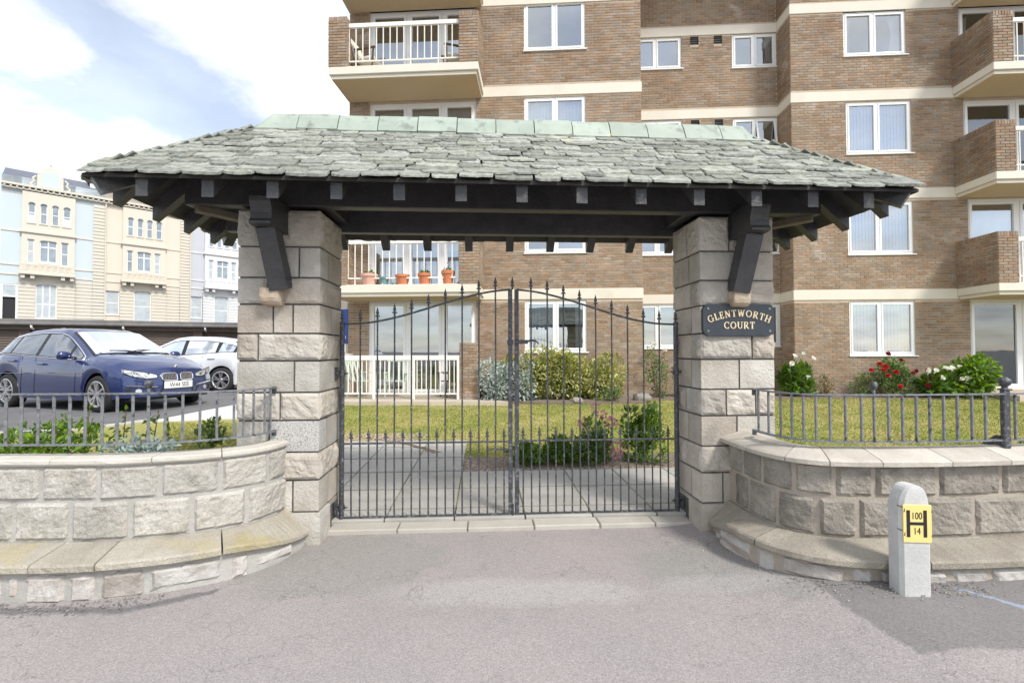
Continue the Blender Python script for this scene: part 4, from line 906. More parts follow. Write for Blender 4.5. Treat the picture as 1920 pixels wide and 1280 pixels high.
def drape(parent, u0, u1, z0, z1, y, m='curtain', gather=0.0):
    b = MB(); n = max(8, int((u1 - u0) / .03))
    def f(i, j):
        w = 1 - gather * math.sin(j * 3.14); return (u0 + (u1 - u0) * i * w, y + .03 * math.sin(i * (u1 - u0) * 60 + 2 * j), z0 + (z1 - z0) * j)
    b.grid(f, n, 6); b.obj('curtain', M[m], parent, smooth=True)
def window(u0, u1, z0, z1, d, split=.5, style='blind', glass='glass', op=None, sill=True, sashes=(1, 1), seed=0):
    y = d + .03; mb = MB(); sash(mb, u0, u1, z0, z1, y, .055, .07); us = u0 + (u1 - u0) * split
    mb.cbox(us - .03, us + .03, y + .002, y + .068, z0 + .055, z1 - .055, .004)
    panes = [(u0 + .055, us - .03), (us + .03, u1 - .055)]
    for k, (a, c) in enumerate(panes):
        if sashes[k] and op != k: sash(mb, a + .001, c - .001, z0 + .056, z1 - .056, y - .012, .05, .06)
    if op is not None:                                       # casement swung out at the top
        a, c = panes[op]; t = MB(); sash(t, a, c, z0 + .06, z1 - .06, 0, .05, .05); an = R(11); zc = z1 - .06
        for p in t.v:
            yy, zz = p[1], p[2] - zc; mb.v.append((p[0], y - .01 + yy * math.cos(an) + zz * math.sin(an) * -1 * -1, zc + zz * math.cos(an)))
        o = len(mb.v) - len(t.v); mb.f += [tuple(i + o for i in q) for q in t.f]
    w = mb.obj('window', FR, AB)
    for k, (a, c) in enumerate(panes):
        ins = .05 if sashes[k] else .003
        MB().add([(a + ins, y + .025, z0 + .055 + ins), (c - ins, y + .025, z0 + .055 + ins), (c - ins, y + .025, z1 - .055 - ins), (a + ins, y + .025, z1 - .055 - ins)], [(0, 1, 2, 3)]).obj('pane', M[glass], w)
    if sill: MB().cbox(u0 - .03, u1 + .05, d - .045, d + .05, z0 - .035, z0 - .002, .005).obj('sill', FR, w)
    MB().box(us - .42, us - .12, y - .014, y - .004, z1 - .03, z1 - .012).obj('trickle_vent', M['rail_white'], w)
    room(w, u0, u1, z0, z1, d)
    if style == 'blind': vblind(w, u0 + .06, u1 - .06, z0 + .04, z1 - .05, d + .2)
    elif style == 'half': vblind(w, u0 + .06, us, z0 + .04, z1 - .05, d + .2); vblind(w, u1 - .3, u1 - .06, z0, z1, d + .2, .04)
    elif style == 'curtain': drape(w, u0 + .05, u0 + .32, z0, z1 - .04, d + .2, gather=.3); drape(w, u1 - .05, u1 - .42, z0, z1 - .04, d + .2, gather=.35)
    elif style == 'side': drape(w, u1 - .05, u1 - .34, z0, z1 - .04, d + .2, gather=.3)
    return w
def door(u0, u1, z0, z1, d, divs, style, glass='glass', solid=0.0):
    y = d + .05; mb = MB(); sash(mb, u0, u1, z0, z1, y, .07, .08)
    cuts = [u0 + .07] + [u0 + (u1 - u0) * q for q in divs] + [u1 - .07]
    for q in cuts[1:-1]: mb.cbox(q - .045, q + .045, y + .002, y + .078, z0 + .07, z1 - .07, .004)
    ps = []
    for k, (a, c) in enumerate(zip(cuts, cuts[1:])):
        a += .045 if k else 0; c -= .045 if k < len(cuts) - 2 else 0
        sash(mb, a + .001, c - .001, z0 + .071, z1 - .071, y - .015, .075, .07); ps.append((a + .075, c - .075))
    w = mb.obj('patio_door', FR, AB)
    for a, c in ps: MB().add([(a, y + .03, z0 + .14), (c, y + .03, z0 + .14), (c, y + .03, z1 - .14), (a, y + .03, z1 - .14)], [(0, 1, 2, 3)]).obj('pane', M[glass], w)
    a, c = ps[-1]; MB().tube([(a - .06, y - .03, z0 + 1.0), (a - .06, y - .05, z0 + 1.02), (a - .06, y - .05, z0 + 1.16), (a - .06, y - .03, z0 + 1.18)], .01, 6).obj('handle', FR, w)
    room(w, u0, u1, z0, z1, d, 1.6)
    if style == 'blind': vblind(w, u0 + .08, u1 - .08, z0 + .1, z1 - .1, d + .3, .127)
    if style == 'stripe': vblind(w, u0 + 1.0, u1 - .5, z0 + .1, z1 - .1, d + .3, .127, ang=.9); drape(w, u0 + .1, u0 + 1.0, z0 + .1, z1 - .1, d + .3)
    if style == 'rollers':
        for a, c in ps: MB().box(a - .02, c + .02, d + .16, d + .165, z0 + .1, z1 - .28).obj('blind', M['blind'], w)
    if style == 'curtain': drape(w, u0 + .1, u0 + .5, z0 + .1, z1 - .1, d + .3, gather=.2)
    return w
# --- left block, centre recess, right block
DL, DC, DR = -0.85, 0.75, 0.0
LU0, LU1, CU1, RU1 = -14.87, -6.72, -2.30, 8.2
HL = [(-9.91, -8.22, 1.48, 2.89), (-9.91, -8.22, 4.20, 5.59), (-9.91, -8.22, 7.08, 8.53), (-9.91, -8.22, 9.84, 11.22),
      (-14.3, -11.25, .30, 2.92), (-14.3, -11.25, 3.22, 5.76), (-14.3, -11.25, 6.06, 8.50), (-14.3, -11.25, 8.87, 11.14)]
HC = [(-6.7, -5.13, 1.58, 2.92), (-6.7, -5.13, 4.42, 5.72), (-6.7, -5.13, 7.28, 8.56), (-6.7, -5.13, 10.15, 11.14),
      (-3.62, -2.302, 1.64, 2.9), (-3.62, -2.302, 4.42, 5.70), (-3.62, -2.302, 7.42, 8.55), (-3.62, -2.302, 10.1, 11.14),
      (-4.87, -4.61, 10.86, 11.12), (-4.16, -3.91, 10.86, 11.12), (-4.87, -4.61, 8.28, 8.54), (-4.16, -3.91, 8.28, 8.54)]
HR = [(-.80, .97, 1.36, 2.88), (-.80, .97, 4.2, 5.69), (-.80, .97, 7.05, 8.55), (-.83, .87, 9.86, 11.14),
      (2.42, 6.2, .42, 2.90), (2.42, 6.2, 3.22, 5.71), (2.36, 6.2, 6.06, 8.49), (2.28, 6.2, 8.87, 11.14)]
skipb = [(z - BH, z) for z in BANDS]
def strip(name, pts, m, parent=AB):                          # closed vertical ring of boxes along a plan polyline
    pass
for u0, u1, d, H in ((LU0, LU1, DL, HL), (LU1, CU1, DC, HC), (CU1, RU1, DR, HR)):
    tiles(u0, u1, -.1, ZTOP, H, fn_front(d), M['mortar'], AB); bricks(u0, u1, .15, ZTOP, H, fn_front(d), skipb)
# side returns: left end, right return of the left block, left return of the right block
def fn_side(u, d0, sgn): return lambda a, y, z: (u + sgn * y, d0 + a, z)
for u, d0, d1, sg in ((LU0, DL, 8.0, 1), (LU1, DL, DC, -1), (CU1, DR, DC, 1), (RU1, DR, 8.0, -1)):
    f = fn_side(u, 0, sg); tiles(d0, d1, -.1, ZTOP, [], f, M['mortar'], AB)
    if u != RU1: bricks(d0, min(d1, 3.0), .15, ZTOP, [], f, skipb)
MB().box(LU0 + .02, RU1 - .02, 1.6, 8.0, 0, ZTOP - .02).obj('core', M['mortar'], AB)
MB().box(LU0 + .0, RU1, -.8, 8.0, ZTOP, ZTOP + .25).obj('roof', M['render'], AB)
for z in BANDS:
    b = MB(); o = .022
    b.cbox(LU0 - o, LU1 + o, DL - o, DL + .1, z - BH, z, .006); b.cbox(LU1 - .1, LU1 + o - .001, DL + .1, DC - .02, z - BH + .001, z - .001, .006)
    b.cbox(LU1 - .1, CU1 + .05, DC - o, DC + .1, z - BH + .002, z - .002, .006); b.cbox(CU1 - o, CU1 + .1, DR + .1, DC - o - .001, z - BH + .001, z - .001, .006)
    b.cbox(CU1 - o, RU1, DR - o, DR + .1, z - BH, z, .006); b.cbox(LU0 - o, LU0 + .1, DL + .1, 8, z - BH + .001, z - .001, .006)
    b.obj('cream_band', M['render'], AB)
st = ['clear', 'half', 'blind', 'clear']
for k in range(4):
    h = HL[k]; window(*h, DL, .5, ('half', 'clear', 'blind', 'clear')[k], 'glass')
    h = HC[k]; window(*h, DC, .5, ('clear', 'clear', 'blind', 'clear')[k])
    h = HC[4 + k]; window(h[0], h[1] - .06 if False else h[1], h[2], h[3], DC, .5, ('blind', 'clear', 'clear', 'side')[k], op=1 if k == 2 else None)
    h = HR[k]; window(*h, DR, .48, ('blind', 'blind', 'blind', 'curtain')[k])
for k in range(4):
    h = HL[4 + k]; door(*h, DL, (.36, .69), ('clear', 'stripe', 'blind', 'clear')[k])
    h = HR[4 + k]; door(*h, DR, (.36, .7), ('clear', 'rollers', 'clear', 'curtain')[k], 'glass2' if k in (0, 2, 3) else 'glass')
for q in HC[8:]:
    b = MB(); a, c, e, f = q
    for k in range(4): b.box(a, c, DC + .03, DC + .05, e + (f - e) * k / 4 + .012, e + (f - e) * (k + 1) / 4 - .012)
    b.box(a, c, DC + .09, DC + .1, e, f); b.obj('air_vent', M['black'], AB)

# --- balconies: slab, brick side walls with front piers, white railing
def balcony(u0, u1, d0, zf, wl=True, wr=True, right_open=False, depth=1.2):
    d1 = d0 - depth; t = MB(); t.cbox(u0, u1, d1, d0 + .02 - .045, zf - BH + .07, zf, .012); t.cbox(u0 + .05, u1 - .05, d1 + .05, d0 - .026, zf - BH - .02, zf - BH + .069, .008)
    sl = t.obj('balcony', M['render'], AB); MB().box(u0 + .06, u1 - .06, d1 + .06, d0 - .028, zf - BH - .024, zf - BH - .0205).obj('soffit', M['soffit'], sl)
    H = 1.30; b = MB(); pw_ = .49; th_ = .22
    def walls(uo, s):                                        # s = +1: wall lies to the right of uo
        a, c = (uo, uo + th_) if s > 0 else (uo - th_, uo); b.box(a + .008, c - .008, d1 + .23, d0 - .001, zf + .001, zf + H - .004)
        p, q = (uo, uo + pw_) if s > 0 else (uo - pw_, uo); b.box(p + .008, q - .008, d1 + .008, d1 + .229, zf + .001, zf + H - .004)
        bricks(p, q, zf, zf + H - .12, [], fn_front(d1)); brk_soldier(p, q, d1, zf + H - .12, zf + H)
        f1 = lambda A, y, z: (uo + s * y, A, z); bricks(d1, d0, zf, zf + H - .12, [], f1); soldier(d1, d0, zf + H - .12, zf + H, f1)
        f2 = lambda A, y, z: (uo + s * (th_ - y), A, z); bricks(d1 + .22, d0, zf, zf + H, [], f2)
        f3 = lambda A, y, z: (uo + s * (pw_ - y), A, z); bricks(d1, d1 + .23, zf, zf + H, [], f3)
    def soldier(a, c, z0, z1, f):
        ex = (Vector(f(a + 1, 0, 0)) - Vector(f(a, 0, 0))).normalized(); nv = -(Vector(f(a, 1, 0)) - Vector(f(a, 0, 0))).normalized(); n = max(1, round((c - a) / .075)); w = (c - a) / n
        for k in range(n): BRICKS.append((Vector(f(a + (k + .5) * w, 0, (z0 + z1) / 2 + .002)), ex, nv, w - .008, z1 - z0))
    def brk_soldier(p, q, d, z0, z1): soldier(p, q, z0, z1, fn_front(d))
    if wl: walls(u0, 1)
    if wr: walls(u1, -1)
    b.obj('parapet_core', M['mortar'], sl, kind='stuff')
    ra, rc = u0 + (pw_ if wl else .02), u1 - (pw_ if wr else .02); y = d1 + .11
    r = MB(); r.cbox(ra + .001, rc - .001, y - .03, y + .03, zf + 1.06, zf + 1.17, .006); r.cbox(ra + .001, rc - .001, y - .015, y + .015, zf + .16, zf + .195, .004); r.obj('rail', M['rail_white'], sl)
    n = round((rc - ra) / .178)
    for k in range(n + 1):
        x = ra + .012 + (rc - ra - .024) * k / n; lo = zf + .001 if k % 4 == 1 else zf + .17
        MB().box(x - .011, x + .011, y - .012, y + .012, lo, zf + 1.061).obj('baluster', M['rail_white'], sl)
    return sl
LBAL = (-14.93, -11.04)
for z in BANDS: balcony(*LBAL, DL, z)
for z in BANDS: balcony(2.07, 6.8, DR, z)
# ground floor: low pier and side wall of the left terrace
b = MB(); b.box(-11.50, -11.05, -2.04, -1.83, .2, 1.70); b.box(-11.26, -11.05, -1.83, DL - .001, .2, 1.70); b.obj('pier_core', M['mortar'], AB)
bricks(-11.51, -11.04, .22, 1.72, [], fn_front(-2.05)); bricks(-2.05, DL, .22, 1.72, [], lambda a, y, z: (-11.04 - y, a, z)); bricks(-2.05, -1.82, .22, 1.72, [], lambda a, y, z: (-11.51 + y, a, z))
MB().cbox(-14.9, -14.72, -2.0, DL - .001, .2, 1.45, .01).obj('side_wall', M['render'], AB)
MB().cbox(-15.0, -14.3, DL - .35, DL - .03, 2.92, 3.19, .01).obj('lintel', M['render'], AB) if False else None

# --- the bricks themselves: the largest 300 in view as pieces, the others joined
camL = Vector((0, 0, 1.5)); inv = Matrix.Rotation(-BA, 4, 'Z') @ Matrix.Translation(-BO)
cl = inv @ camL
def score(q):
    c, ex, nv, L, H = q; d = cl - c; w = Matrix.Translation(BO) @ Matrix.Rotation(BA, 4, 'Z') @ c; k = w.x / w.y; e = (w.z - 1.5) / w.y
    vis = (-.70 < k < .345 and 0.02 < e < .22 and -.36 < k) or (.58 < k < 1.09 and -.08 < e < .75)
    if not vis or L < .2: return 0
    return max(0, nv.dot(d.normalized())) / d.length_squared
order = sorted(range(len(BRICKS)), key=lambda i: -score(BRICKS[i])); solo = set(order[:300])
one = MB().cbox(-.5, .5, -.5, .5, -.5, .5, .02).mesh('brick', M['brick'])
allb = MB(); rb = random.Random(5)
for i, (c, ex, nv, L, H) in enumerate(BRICKS):
    pr = .009 + rb.uniform(-.002, .003); t = .03
    if i in solo:
        ce = c + nv * (pr - t / 2); Mx = Matrix(((ex.x * L, -nv.x * t, 0, ce.x), (ex.y * L, -nv.y * t, 0, ce.y), (0, 0, H, ce.z), (0, 0, 0, 1))); put('brick', one, AB, Mx)
    else:
        h = ex * (L / 2); z = Vector((0, 0, H / 2)); k = ex * .004 + Vector((0, 0, 0)); f = nv * pr; s = nv * (pr - .004); a = -nv * .004
        zz = Vector((0, 0, H / 2 - .003)); hh = ex * (L / 2 - .003)
        P = [c - h - z + a, c + h - z + a, c + h + z + a, c - h + z + a, c - hh - zz + f, c + hh - zz + f, c + hh + zz + f, c - hh + zz + f]
        allb.add(P, [(4, 5, 6, 7), (0, 1, 5, 4), (1, 2, 6, 5), (2, 3, 7, 6), (3, 0, 4, 7)])
o = allb.obj('brick_facing', M['brick'], AB, kind='stuff')
print('bricks', len(BRICKS))

# ------------------------------------------------------------------ Victorian terrace beyond the car park
TA = R(44.3); TO = Vector((-39, 39, 0))
M['tglass'] = pmat('old_window_glass', [(0.16, 0.20, 0.24), (0.30, 0.35, 0.40)], 0.9, 0.08, spec=0.7)
M['net'] = pmat('net_curtain', [(0.36, 0.41, 0.44), (0.50, 0.54, 0.56)], 3, 0.35)
M['tslate'] = pmat('blue_grey_roof_slate', [(0.10, 0.11, 0.15), (0.15, 0.16, 0.20)], 3, 0.6)
M['twhite'] = pmat('white_painted_wood', [(0.78, 0.78, 0.77), (0.82, 0.82, 0.81)], 3, 0.5)
M['planter'] = pmat('dark_foliage', [(0.04, 0.08, 0.02), (0.09, 0.14, 0.04)], 3, 0.8, rand=0.3, island=True)
def terrace(label, a, wallc, trimc, gable, doorway, seed):
    t = thing('terraced_house', label, 'house', (TO.x + a * math.cos(TA), TO.y + a * math.sin(TA), 0.3), TA)
    mw = pmat('painted_stucco', [wallc, tuple(c * 1.05 for c in wallc)], 0.6, 0.85, 0.05, 20); mt = pmat('painted_stucco_trim', [trimc, tuple(c * 1.05 for c in trimc)], 0.6, 0.8, 0.08, 20)
    Z = lambda z: z - 0.3
    L_, R_ = -2.80, 3.545
    hol = [(x, y, Z(12.2), Z(13.9)) for x, y in ((-1.28, -.86), (-.58, -.16), (.11, .54), (.80, 1.26))] + [(-1.29, -.89, Z(8.87), Z(10.84)), (-.57, .44, Z(8.9), Z(10.84)), (.71, 1.15, Z(8.87), Z(10.84))] + [(-.76, .48, Z(4.3), Z(7.17))]
    side = (-2.73, -1.79, Z(2.6) if doorway else Z(4.87), Z(7.04))
    o = tiles(L_, R_, Z(.3), Z(15.9), [side] + [(-1.62, 1.55, Z(2.5), Z(14.75))], fn_front(0), mw, t)
    MB().box(L_ + .02, R_ - .02, .35, 9.5, 0, Z(15.85)).obj('house_body', mw, t)
    tiles(-1.62, 1.55, Z(2.5), Z(14.75), hol, fn_front(-.22), mt, t, 'bay_front', rev=.2)
    b = MB(); b.box(-1.62, -1.615, -.219, .34, Z(2.5), Z(14.75)); b.box(1.545, 1.55, -.219, .34, Z(2.5), Z(14.75)); b.obj('bay_side', mt, t, kind='stuff')
    # rusticated ground floor and pilaster: separate courses with open joints
    b = MB(); z = Z(2.6)
    while z < Z(7.5):
        for x0, x1 in ((-1.76, -.80), (.52, 1.6), (1.6, 2.72)): b.box(x0, x1, -.27 if x1 < 1.62 else -.05, (-.215 if x1 < 1.62 else .02), z + .02, z + .27)
        b.box(2.73, R_ - .01, -.14, .02, z + .02, z + .27); z += .30
    while z < Z(14.6): b.box(2.73, R_ - .01, -.12, .02, z + .02, z + .27); z += .30
    b.obj('rusticated_course', mt, t, kind='stuff')
    # cornice with modillions, string courses, parapet
    b = MB(); b.box(L_, R_, -.42, .03, Z(15.08), Z(15.25)); b.box(L_, R_, -.30, .02, Z(14.84), Z(14.92)); b.obj('cornice', mt, t)
    b = MB()
    for k in range(18): x = L_ + .18 + k * .353; b.box(x - .06, x + .06, -.36, .02, Z(14.92), Z(15.08))
    b.obj('modillion', mt, t, kind='stuff')
    for z0, z1, d in ((11.36, 11.48, -.06), (8.60, 8.70, -.06), (7.80, 7.92, -.06), (14.5, 14.56, -.03)):
        MB().box(L_, R_, d, .02, Z(z0), Z(z1)).obj('string_course', mt, t)
    MB().box(-1.75, 1.65, -.36, -.2, Z(11.36), Z(11.55)).obj('bay_cornice', mt, t)
    MB().box(L_, R_, .0, .3, Z(15.25), Z(15.9)).obj('parapet', mw, t)
    b = MB(); b.add([(L_, .3, Z(15.85)), (R_, .3, Z(15.85)), (R_, 3.2, Z(17.3)), (L_, 3.2, Z(17.3)), (R_, 6.5, Z(15.8)), (L_, 6.5, Z(15.8))], [(0, 1, 2, 3), (3, 2, 4, 5)]); b.obj('roof', M['tslate'], t)
    if gable:
        P = [(-.80, 15.25), (-.80, 16.35)] + [(-.02 - .62 * math.cos(k / 12 * math.pi), 16.38 + .66 * math.sin(k / 12 * math.pi)) for k in range(13)] + [(.78, 16.35), (.78, 15.25)]
        o = MB().prism(P, lambda x, z, q: (x, q, Z(z)), -.10, .28).obj('gable', mt, t); recalc(o.data)
        P = [(-.56, 15.35)] + [(-.0 - .56 * math.cos(k / 12 * math.pi), 16.15 + .56 * math.sin(k / 12 * math.pi)) for k in range(13)] + [(.56, 15.35)]
        o = MB().prism(P, lambda x, z, q: (x, q, Z(z)), -.125, -.09).obj('gable_panel', mw, t); recalc(o.data)
        MB().lathe([(.14, Z(17.0)), (.07, Z(17.08)), (.05, Z(17.2)), (.10, Z(17.3)), (.03, Z(17.42)), (.002, Z(17.6))], 10, lambda x, y, z: (x, y + .1, z)).obj('finial', mt, t)
        for s in (-1, 1): MB().tube([(s * .85, .05, Z(16.2)), (s * 1.05, .05, Z(16.0)), (s * .98, .05, Z(15.75)), (s * 1.2, .05, Z(15.45)), (s * 1.0, .05, Z(15.3))], .09, 8).obj('scroll', mt, t)
    def tw(q, arch, mull, net, d=-.22, ac=False):
        x0, x1, z0, z1 = q; y = d + .12; m = MB(); sash(m, x0, x1, z0, z1, y, .05, .06); zm = z0 + (z1 - z0) * (.5 if not mull else .42)
        if mull == 0: m.box(x0 + .05, x1 - .05, y + .01, y + .05, zm - .03, zm + .03)
        for k in range(mull): x = x0 + (x1 - x0) * (k + 1) / (mull + 1); m.box(x - .035, x + .035, y + .01, y + .05, z0 + .05, z1 - .05)
        if mull == 2: m.box(x0 + .05, x1 - .05, y + .011, y + .049, zm - .03, zm + .03)
        if mull == 1: zz = z1 - .55; m.box(x0 + .05, x1 - .05, y + .011, y + .049, zz - .04, zz + .04); m.box(x0 + .05, x1 - .05, y + .012, y + .045, z0 + .05, z0 + .2)
        w = m.obj('window', M['twhite'], t)
        MB().box(x0 + .04, x1 - .04, y + .022, y + .038, z0 + .04, z1 - .04).obj('pane', M['net'] if net else M['tglass'], w)
        if net == 2: MB().box(x0 + .04, x1 - .04, y + .012, y + .021, zm + .1, z1 - .05).obj('blind', M['net'], w)
        if ac: MB().box(x0 - .02, x1 + .02, d - .05, y - .002, z0 - .02, z0 + .62).obj('open_sash', M['twhite'], w)
        if arch:
            r = (x1 - x0) / 2; xm = (x0 + x1) / 2
            for s in (-1, 1):
                P = [(xm + s * r, z1)] + [(xm + s * r * math.cos(k / 6 * math.pi / 2), z1 - r * arch + r * arch * math.sin(k / 6 * math.pi / 2)) for k in range(7)]
                o = MB().prism(P, lambda a_, z, q_: (a_, q_, z), d + .003, d + .13).obj('arch', mt, w); recalc(o.data)
        MB().box(x0 - .06, x1 + .06, d - .06, d + .02, z0 - .08, z0 - .005).obj('sill', mt, w)
    r3 = random.Random(seed)
    for k, h in enumerate(hol[:4]): tw(h, .9, 0, 0, ac=gable and k in (0, 3))
    tw(hol[4], 0, 0, r3.random() < .6); tw(hol[5], .22, 1, r3.random() < .5); tw(hol[6], 0, 0, r3.random() < .6); tw(hol[7], .22, 2 if gable else 0, 1)
    if doorway:
        m = MB(); m.box(-2.73, -2.62, .02, .12, Z(2.6), Z(7.04)); m.box(-1.9, -1.79, .02, .12, Z(2.6), Z(7.04)); m.box(-2.62, -1.9, .03, .11, Z(6.0), Z(6.1)); m.box(-2.62, -1.9, .03, .11, Z(6.94), Z(7.04))
        w = m.obj('doorway', M['twhite'], t); MB().box(-2.62, -1.9, .06, .08, Z(6.1), Z(6.94)).obj('fanlight', M['net'], w); MB().box(-2.62, -1.9, .2, .24, Z(2.6), Z(6.0)).obj('dark_hall', M['black'], w)
    else: tw(side, 0, 0, 1, 0)
    # balcony with pierced scrollwork
    b = MB(); b.box(-1.75, 1.62, -.95, -.221, Z(7.86), Z(8.05)); b.box(-1.70, 1.57, -.92, -.80, Z(8.05), Z(8.14)); b.box(-1.72, 1.59, -.94, -.78, Z(8.60), Z(8.71))
    for x in (-1.68, 1.35): b.box(x, x + .2, -.93, -.79, Z(8.14), Z(8.60))
    w = b.obj('balcony', mt, t)
    for k in range(7):
        x = -1.25 + k * .39; MB().tube([(x - .16, -.86, Z(8.22)), (x - .02, -.86, Z(8.2)), (x + .08, -.86, Z(8.32)), (x - .04, -.86, Z(8.38)), (x - .06, -.86, Z(8.46)), (x + .06, -.86, Z(8.54)), (x + .2, -.86, Z(8.5))], .035, 6).obj('scroll', mt, w)
    for x in (-1.5, -.95, .85, 1.4): MB().box(x - .12, x + .12, -.8, -.222, Z(7.55), Z(7.859)).obj('console', mt, w)
    MB().tube([(R_ - .0, -.19, 0), (R_ - .0, -.19, Z(14.8))], .05, 6).obj('downpipe', mt, t)
    for x in (-2.2, 3.3): MB().box(x - .35, x + .35, 3.0, 3.8, Z(16.5), Z(18.0 if not gable else 17.0)).obj('chimney', M['mortar'], t)
    return t
terrace('pale blue stucco terraced house with a scrolled round-topped gable', -.02, (0.49, 0.555, 0.59), (0.575, 0.54, 0.465), True, True, 1)
terrace('peach cream stucco terraced house behind the left end of the gate roof', 6.32, (0.61, 0.55, 0.465), (0.59, 0.54, 0.46), False, False, 2)
terrace('lilac grey terraced house with white trim beside the left gate pillar', 12.70, (0.46, 0.47, 0.51), (0.62, 0.62, 0.62), False, False, 3)
# dormer seen over the second house
dm = thing('dormer', 'small white dormer with a dark roof above the peach house', 'dormer', (TO.x + 3.2 * math.cos(TA) - 1.5 * math.sin(TA), TO.y + 3.2 * math.sin(TA) + 1.5 * math.cos(TA), 15.8), TA)
MB().prism([(-.7, 0), (.7, 0), (.7, 1.35), (0, 1.75), (-.7, 1.35)], lambda a, z, q: (a, q, z), 0, 2.2).obj('wall', M['twhite'], dm)
b = MB()
for s in (-1, 1): b.beam((s * .42, 1.0, 1.60), (s * .40, 1.01, 1.61), .1, .1) if False else b.add([(0, -.12, 1.86), (s * .85, -.12, 1.38), (s * .85, 2.2, 1.38), (0, 2.2, 1.86), (0, -.12, 1.78), (s * .85, -.12, 1.30), (s * .85, 2.2, 1.30), (0, 2.2, 1.78)], [(0, 1, 2, 3), (4, 7, 6, 5), (0, 4, 5, 1), (1, 5, 6, 2)])
b.obj('roof', M['tslate'], dm)

# ------------------------------------------------------------------ garages
GA2 = R(22); GB = thing('garage_block', 'long low brown garage block with a flat roof and roller doors behind the cars', 'garage', (-17, 17, 0.40), GA2)
M['gbrown'] = pmat('dark_brown_brickwork', [(0.10, 0.075, 0.06), (0.14, 0.105, 0.085)], 5, 0.9, 0.3, 60)
M['rdoor'] = pmat('brown_roller_door', [(0.12, 0.095, 0.08), (0.15, 0.12, 0.10)], 2, 0.6)
M['felt'] = pmat('grey_roof_felt', [(0.14, 0.135, 0.135), (0.2, 0.195, 0.19)], 3, 0.9)
MB().box(-14, 7.3, .16, 6, -.1, 2.05).obj('wall', M['gbrown'], GB)
MB().cbox(-14.2, 7.5, -.25, 6.2, 2.12, 2.30, .01).obj('roof', M['felt'], GB)
MB().box(-14.1, 7.4, -.12, -.06, 1.92, 2.118).obj('fascia', M['gbrown'], GB)
MB().tube([(-14.2, -.30, 2.13), (7.5, -.30, 2.13)], .055, 8).obj('gutter', M['felt'], GB)
for k in range(8):
    u0 = -13.9 + k * 2.65; MB().cbox(u0 - .16, u0 + .16, -.04, .159, -.1, 2.05, .008).obj('pier', M['gbrown'], GB)
    if k < 8: MB().tube([(u0 + .3, -.30, 2.11), (u0 + .3, -.28, 2.0), (u0 + .3, -.14, 1.94)], .035, 6).obj('bracket', M['twhite'], GB)
    if k < 7:
        b = MB(); n = 22
        for i in range(n):
            z0 = -.05 + i * .09; b.add([(u0 + .18, .06, z0), (u0 + 2.47, .06, z0), (u0 + 2.47, .03, z0 + .045), (u0 + .18, .03, z0 + .045), (u0 + 2.47, .06, z0 + .09), (u0 + .18, .06, z0 + .09)], [(0, 1, 2, 3), (3, 2, 4, 5)])
        b.obj('roller_door', M['rdoor'], GB)
MB().box(-1.28, -1.14, -.06, -.042, 1.0, 1.12).obj('notice', M['twhite'], GB)

# ------------------------------------------------------------------ cars
def carpaint(name, c, metal=.3): return pmat(name, [c, tuple(x * 1.08 for x in c)], 4, 0.28, coat=1.0, metal=metal, spec=.5)
M['blue'] = carpaint('blue_metallic_paint', (0.018, 0.034, 0.125), .25); M['white'] = carpaint('white_paint', (0.66, 0.68, 0.71), 0)
M['tyre'] = pmat('tyre_rubber', [(0.02, 0.02, 0.021), (0.03, 0.03, 0.03)], 20, 0.85); M['alloy'] = pmat('silver_alloy', [(0.52, 0.52, 0.53), (0.6, 0.6, 0.61)], 8, 0.3, metal=.8)
M['chrome'] = pmat('chrome', [(0.75, 0.75, 0.76), (0.8, 0.8, 0.8)], 8, 0.12, metal=1.0); M['trim'] = pmat('black_plastic_trim', [(0.018, 0.018, 0.02), (0.028, 0.028, 0.03)], 20, 0.5)
M['carglass2'] = glassmat('tinted_car_glass', (0.16, 0.18, 0.2), 0.04)
M['carglass'] = glassmat('car_glass', (0.50, 0.55, 0.58), 0.26); M['cabin'] = pmat('grey_cabin_trim', [(0.10, 0.10, 0.105), (0.2, 0.2, 0.2)], 2, 0.8)
M['headlamp'] = pmat('clear_headlamp', [(0.5, 0.52, 0.54), (0.72, 0.74, 0.76)], 16, 0.08, metal=.4, coat=1); M['tail'] = pmat('red_lamp', [(0.35, 0.01, 0.012), (0.45, 0.02, 0.02)], 9, 0.15, coat=1)
M['plate'] = pmat('white_number_plate', [(0.78, 0.78, 0.76), (0.8, 0.8, 0.78)], 3, 0.4)
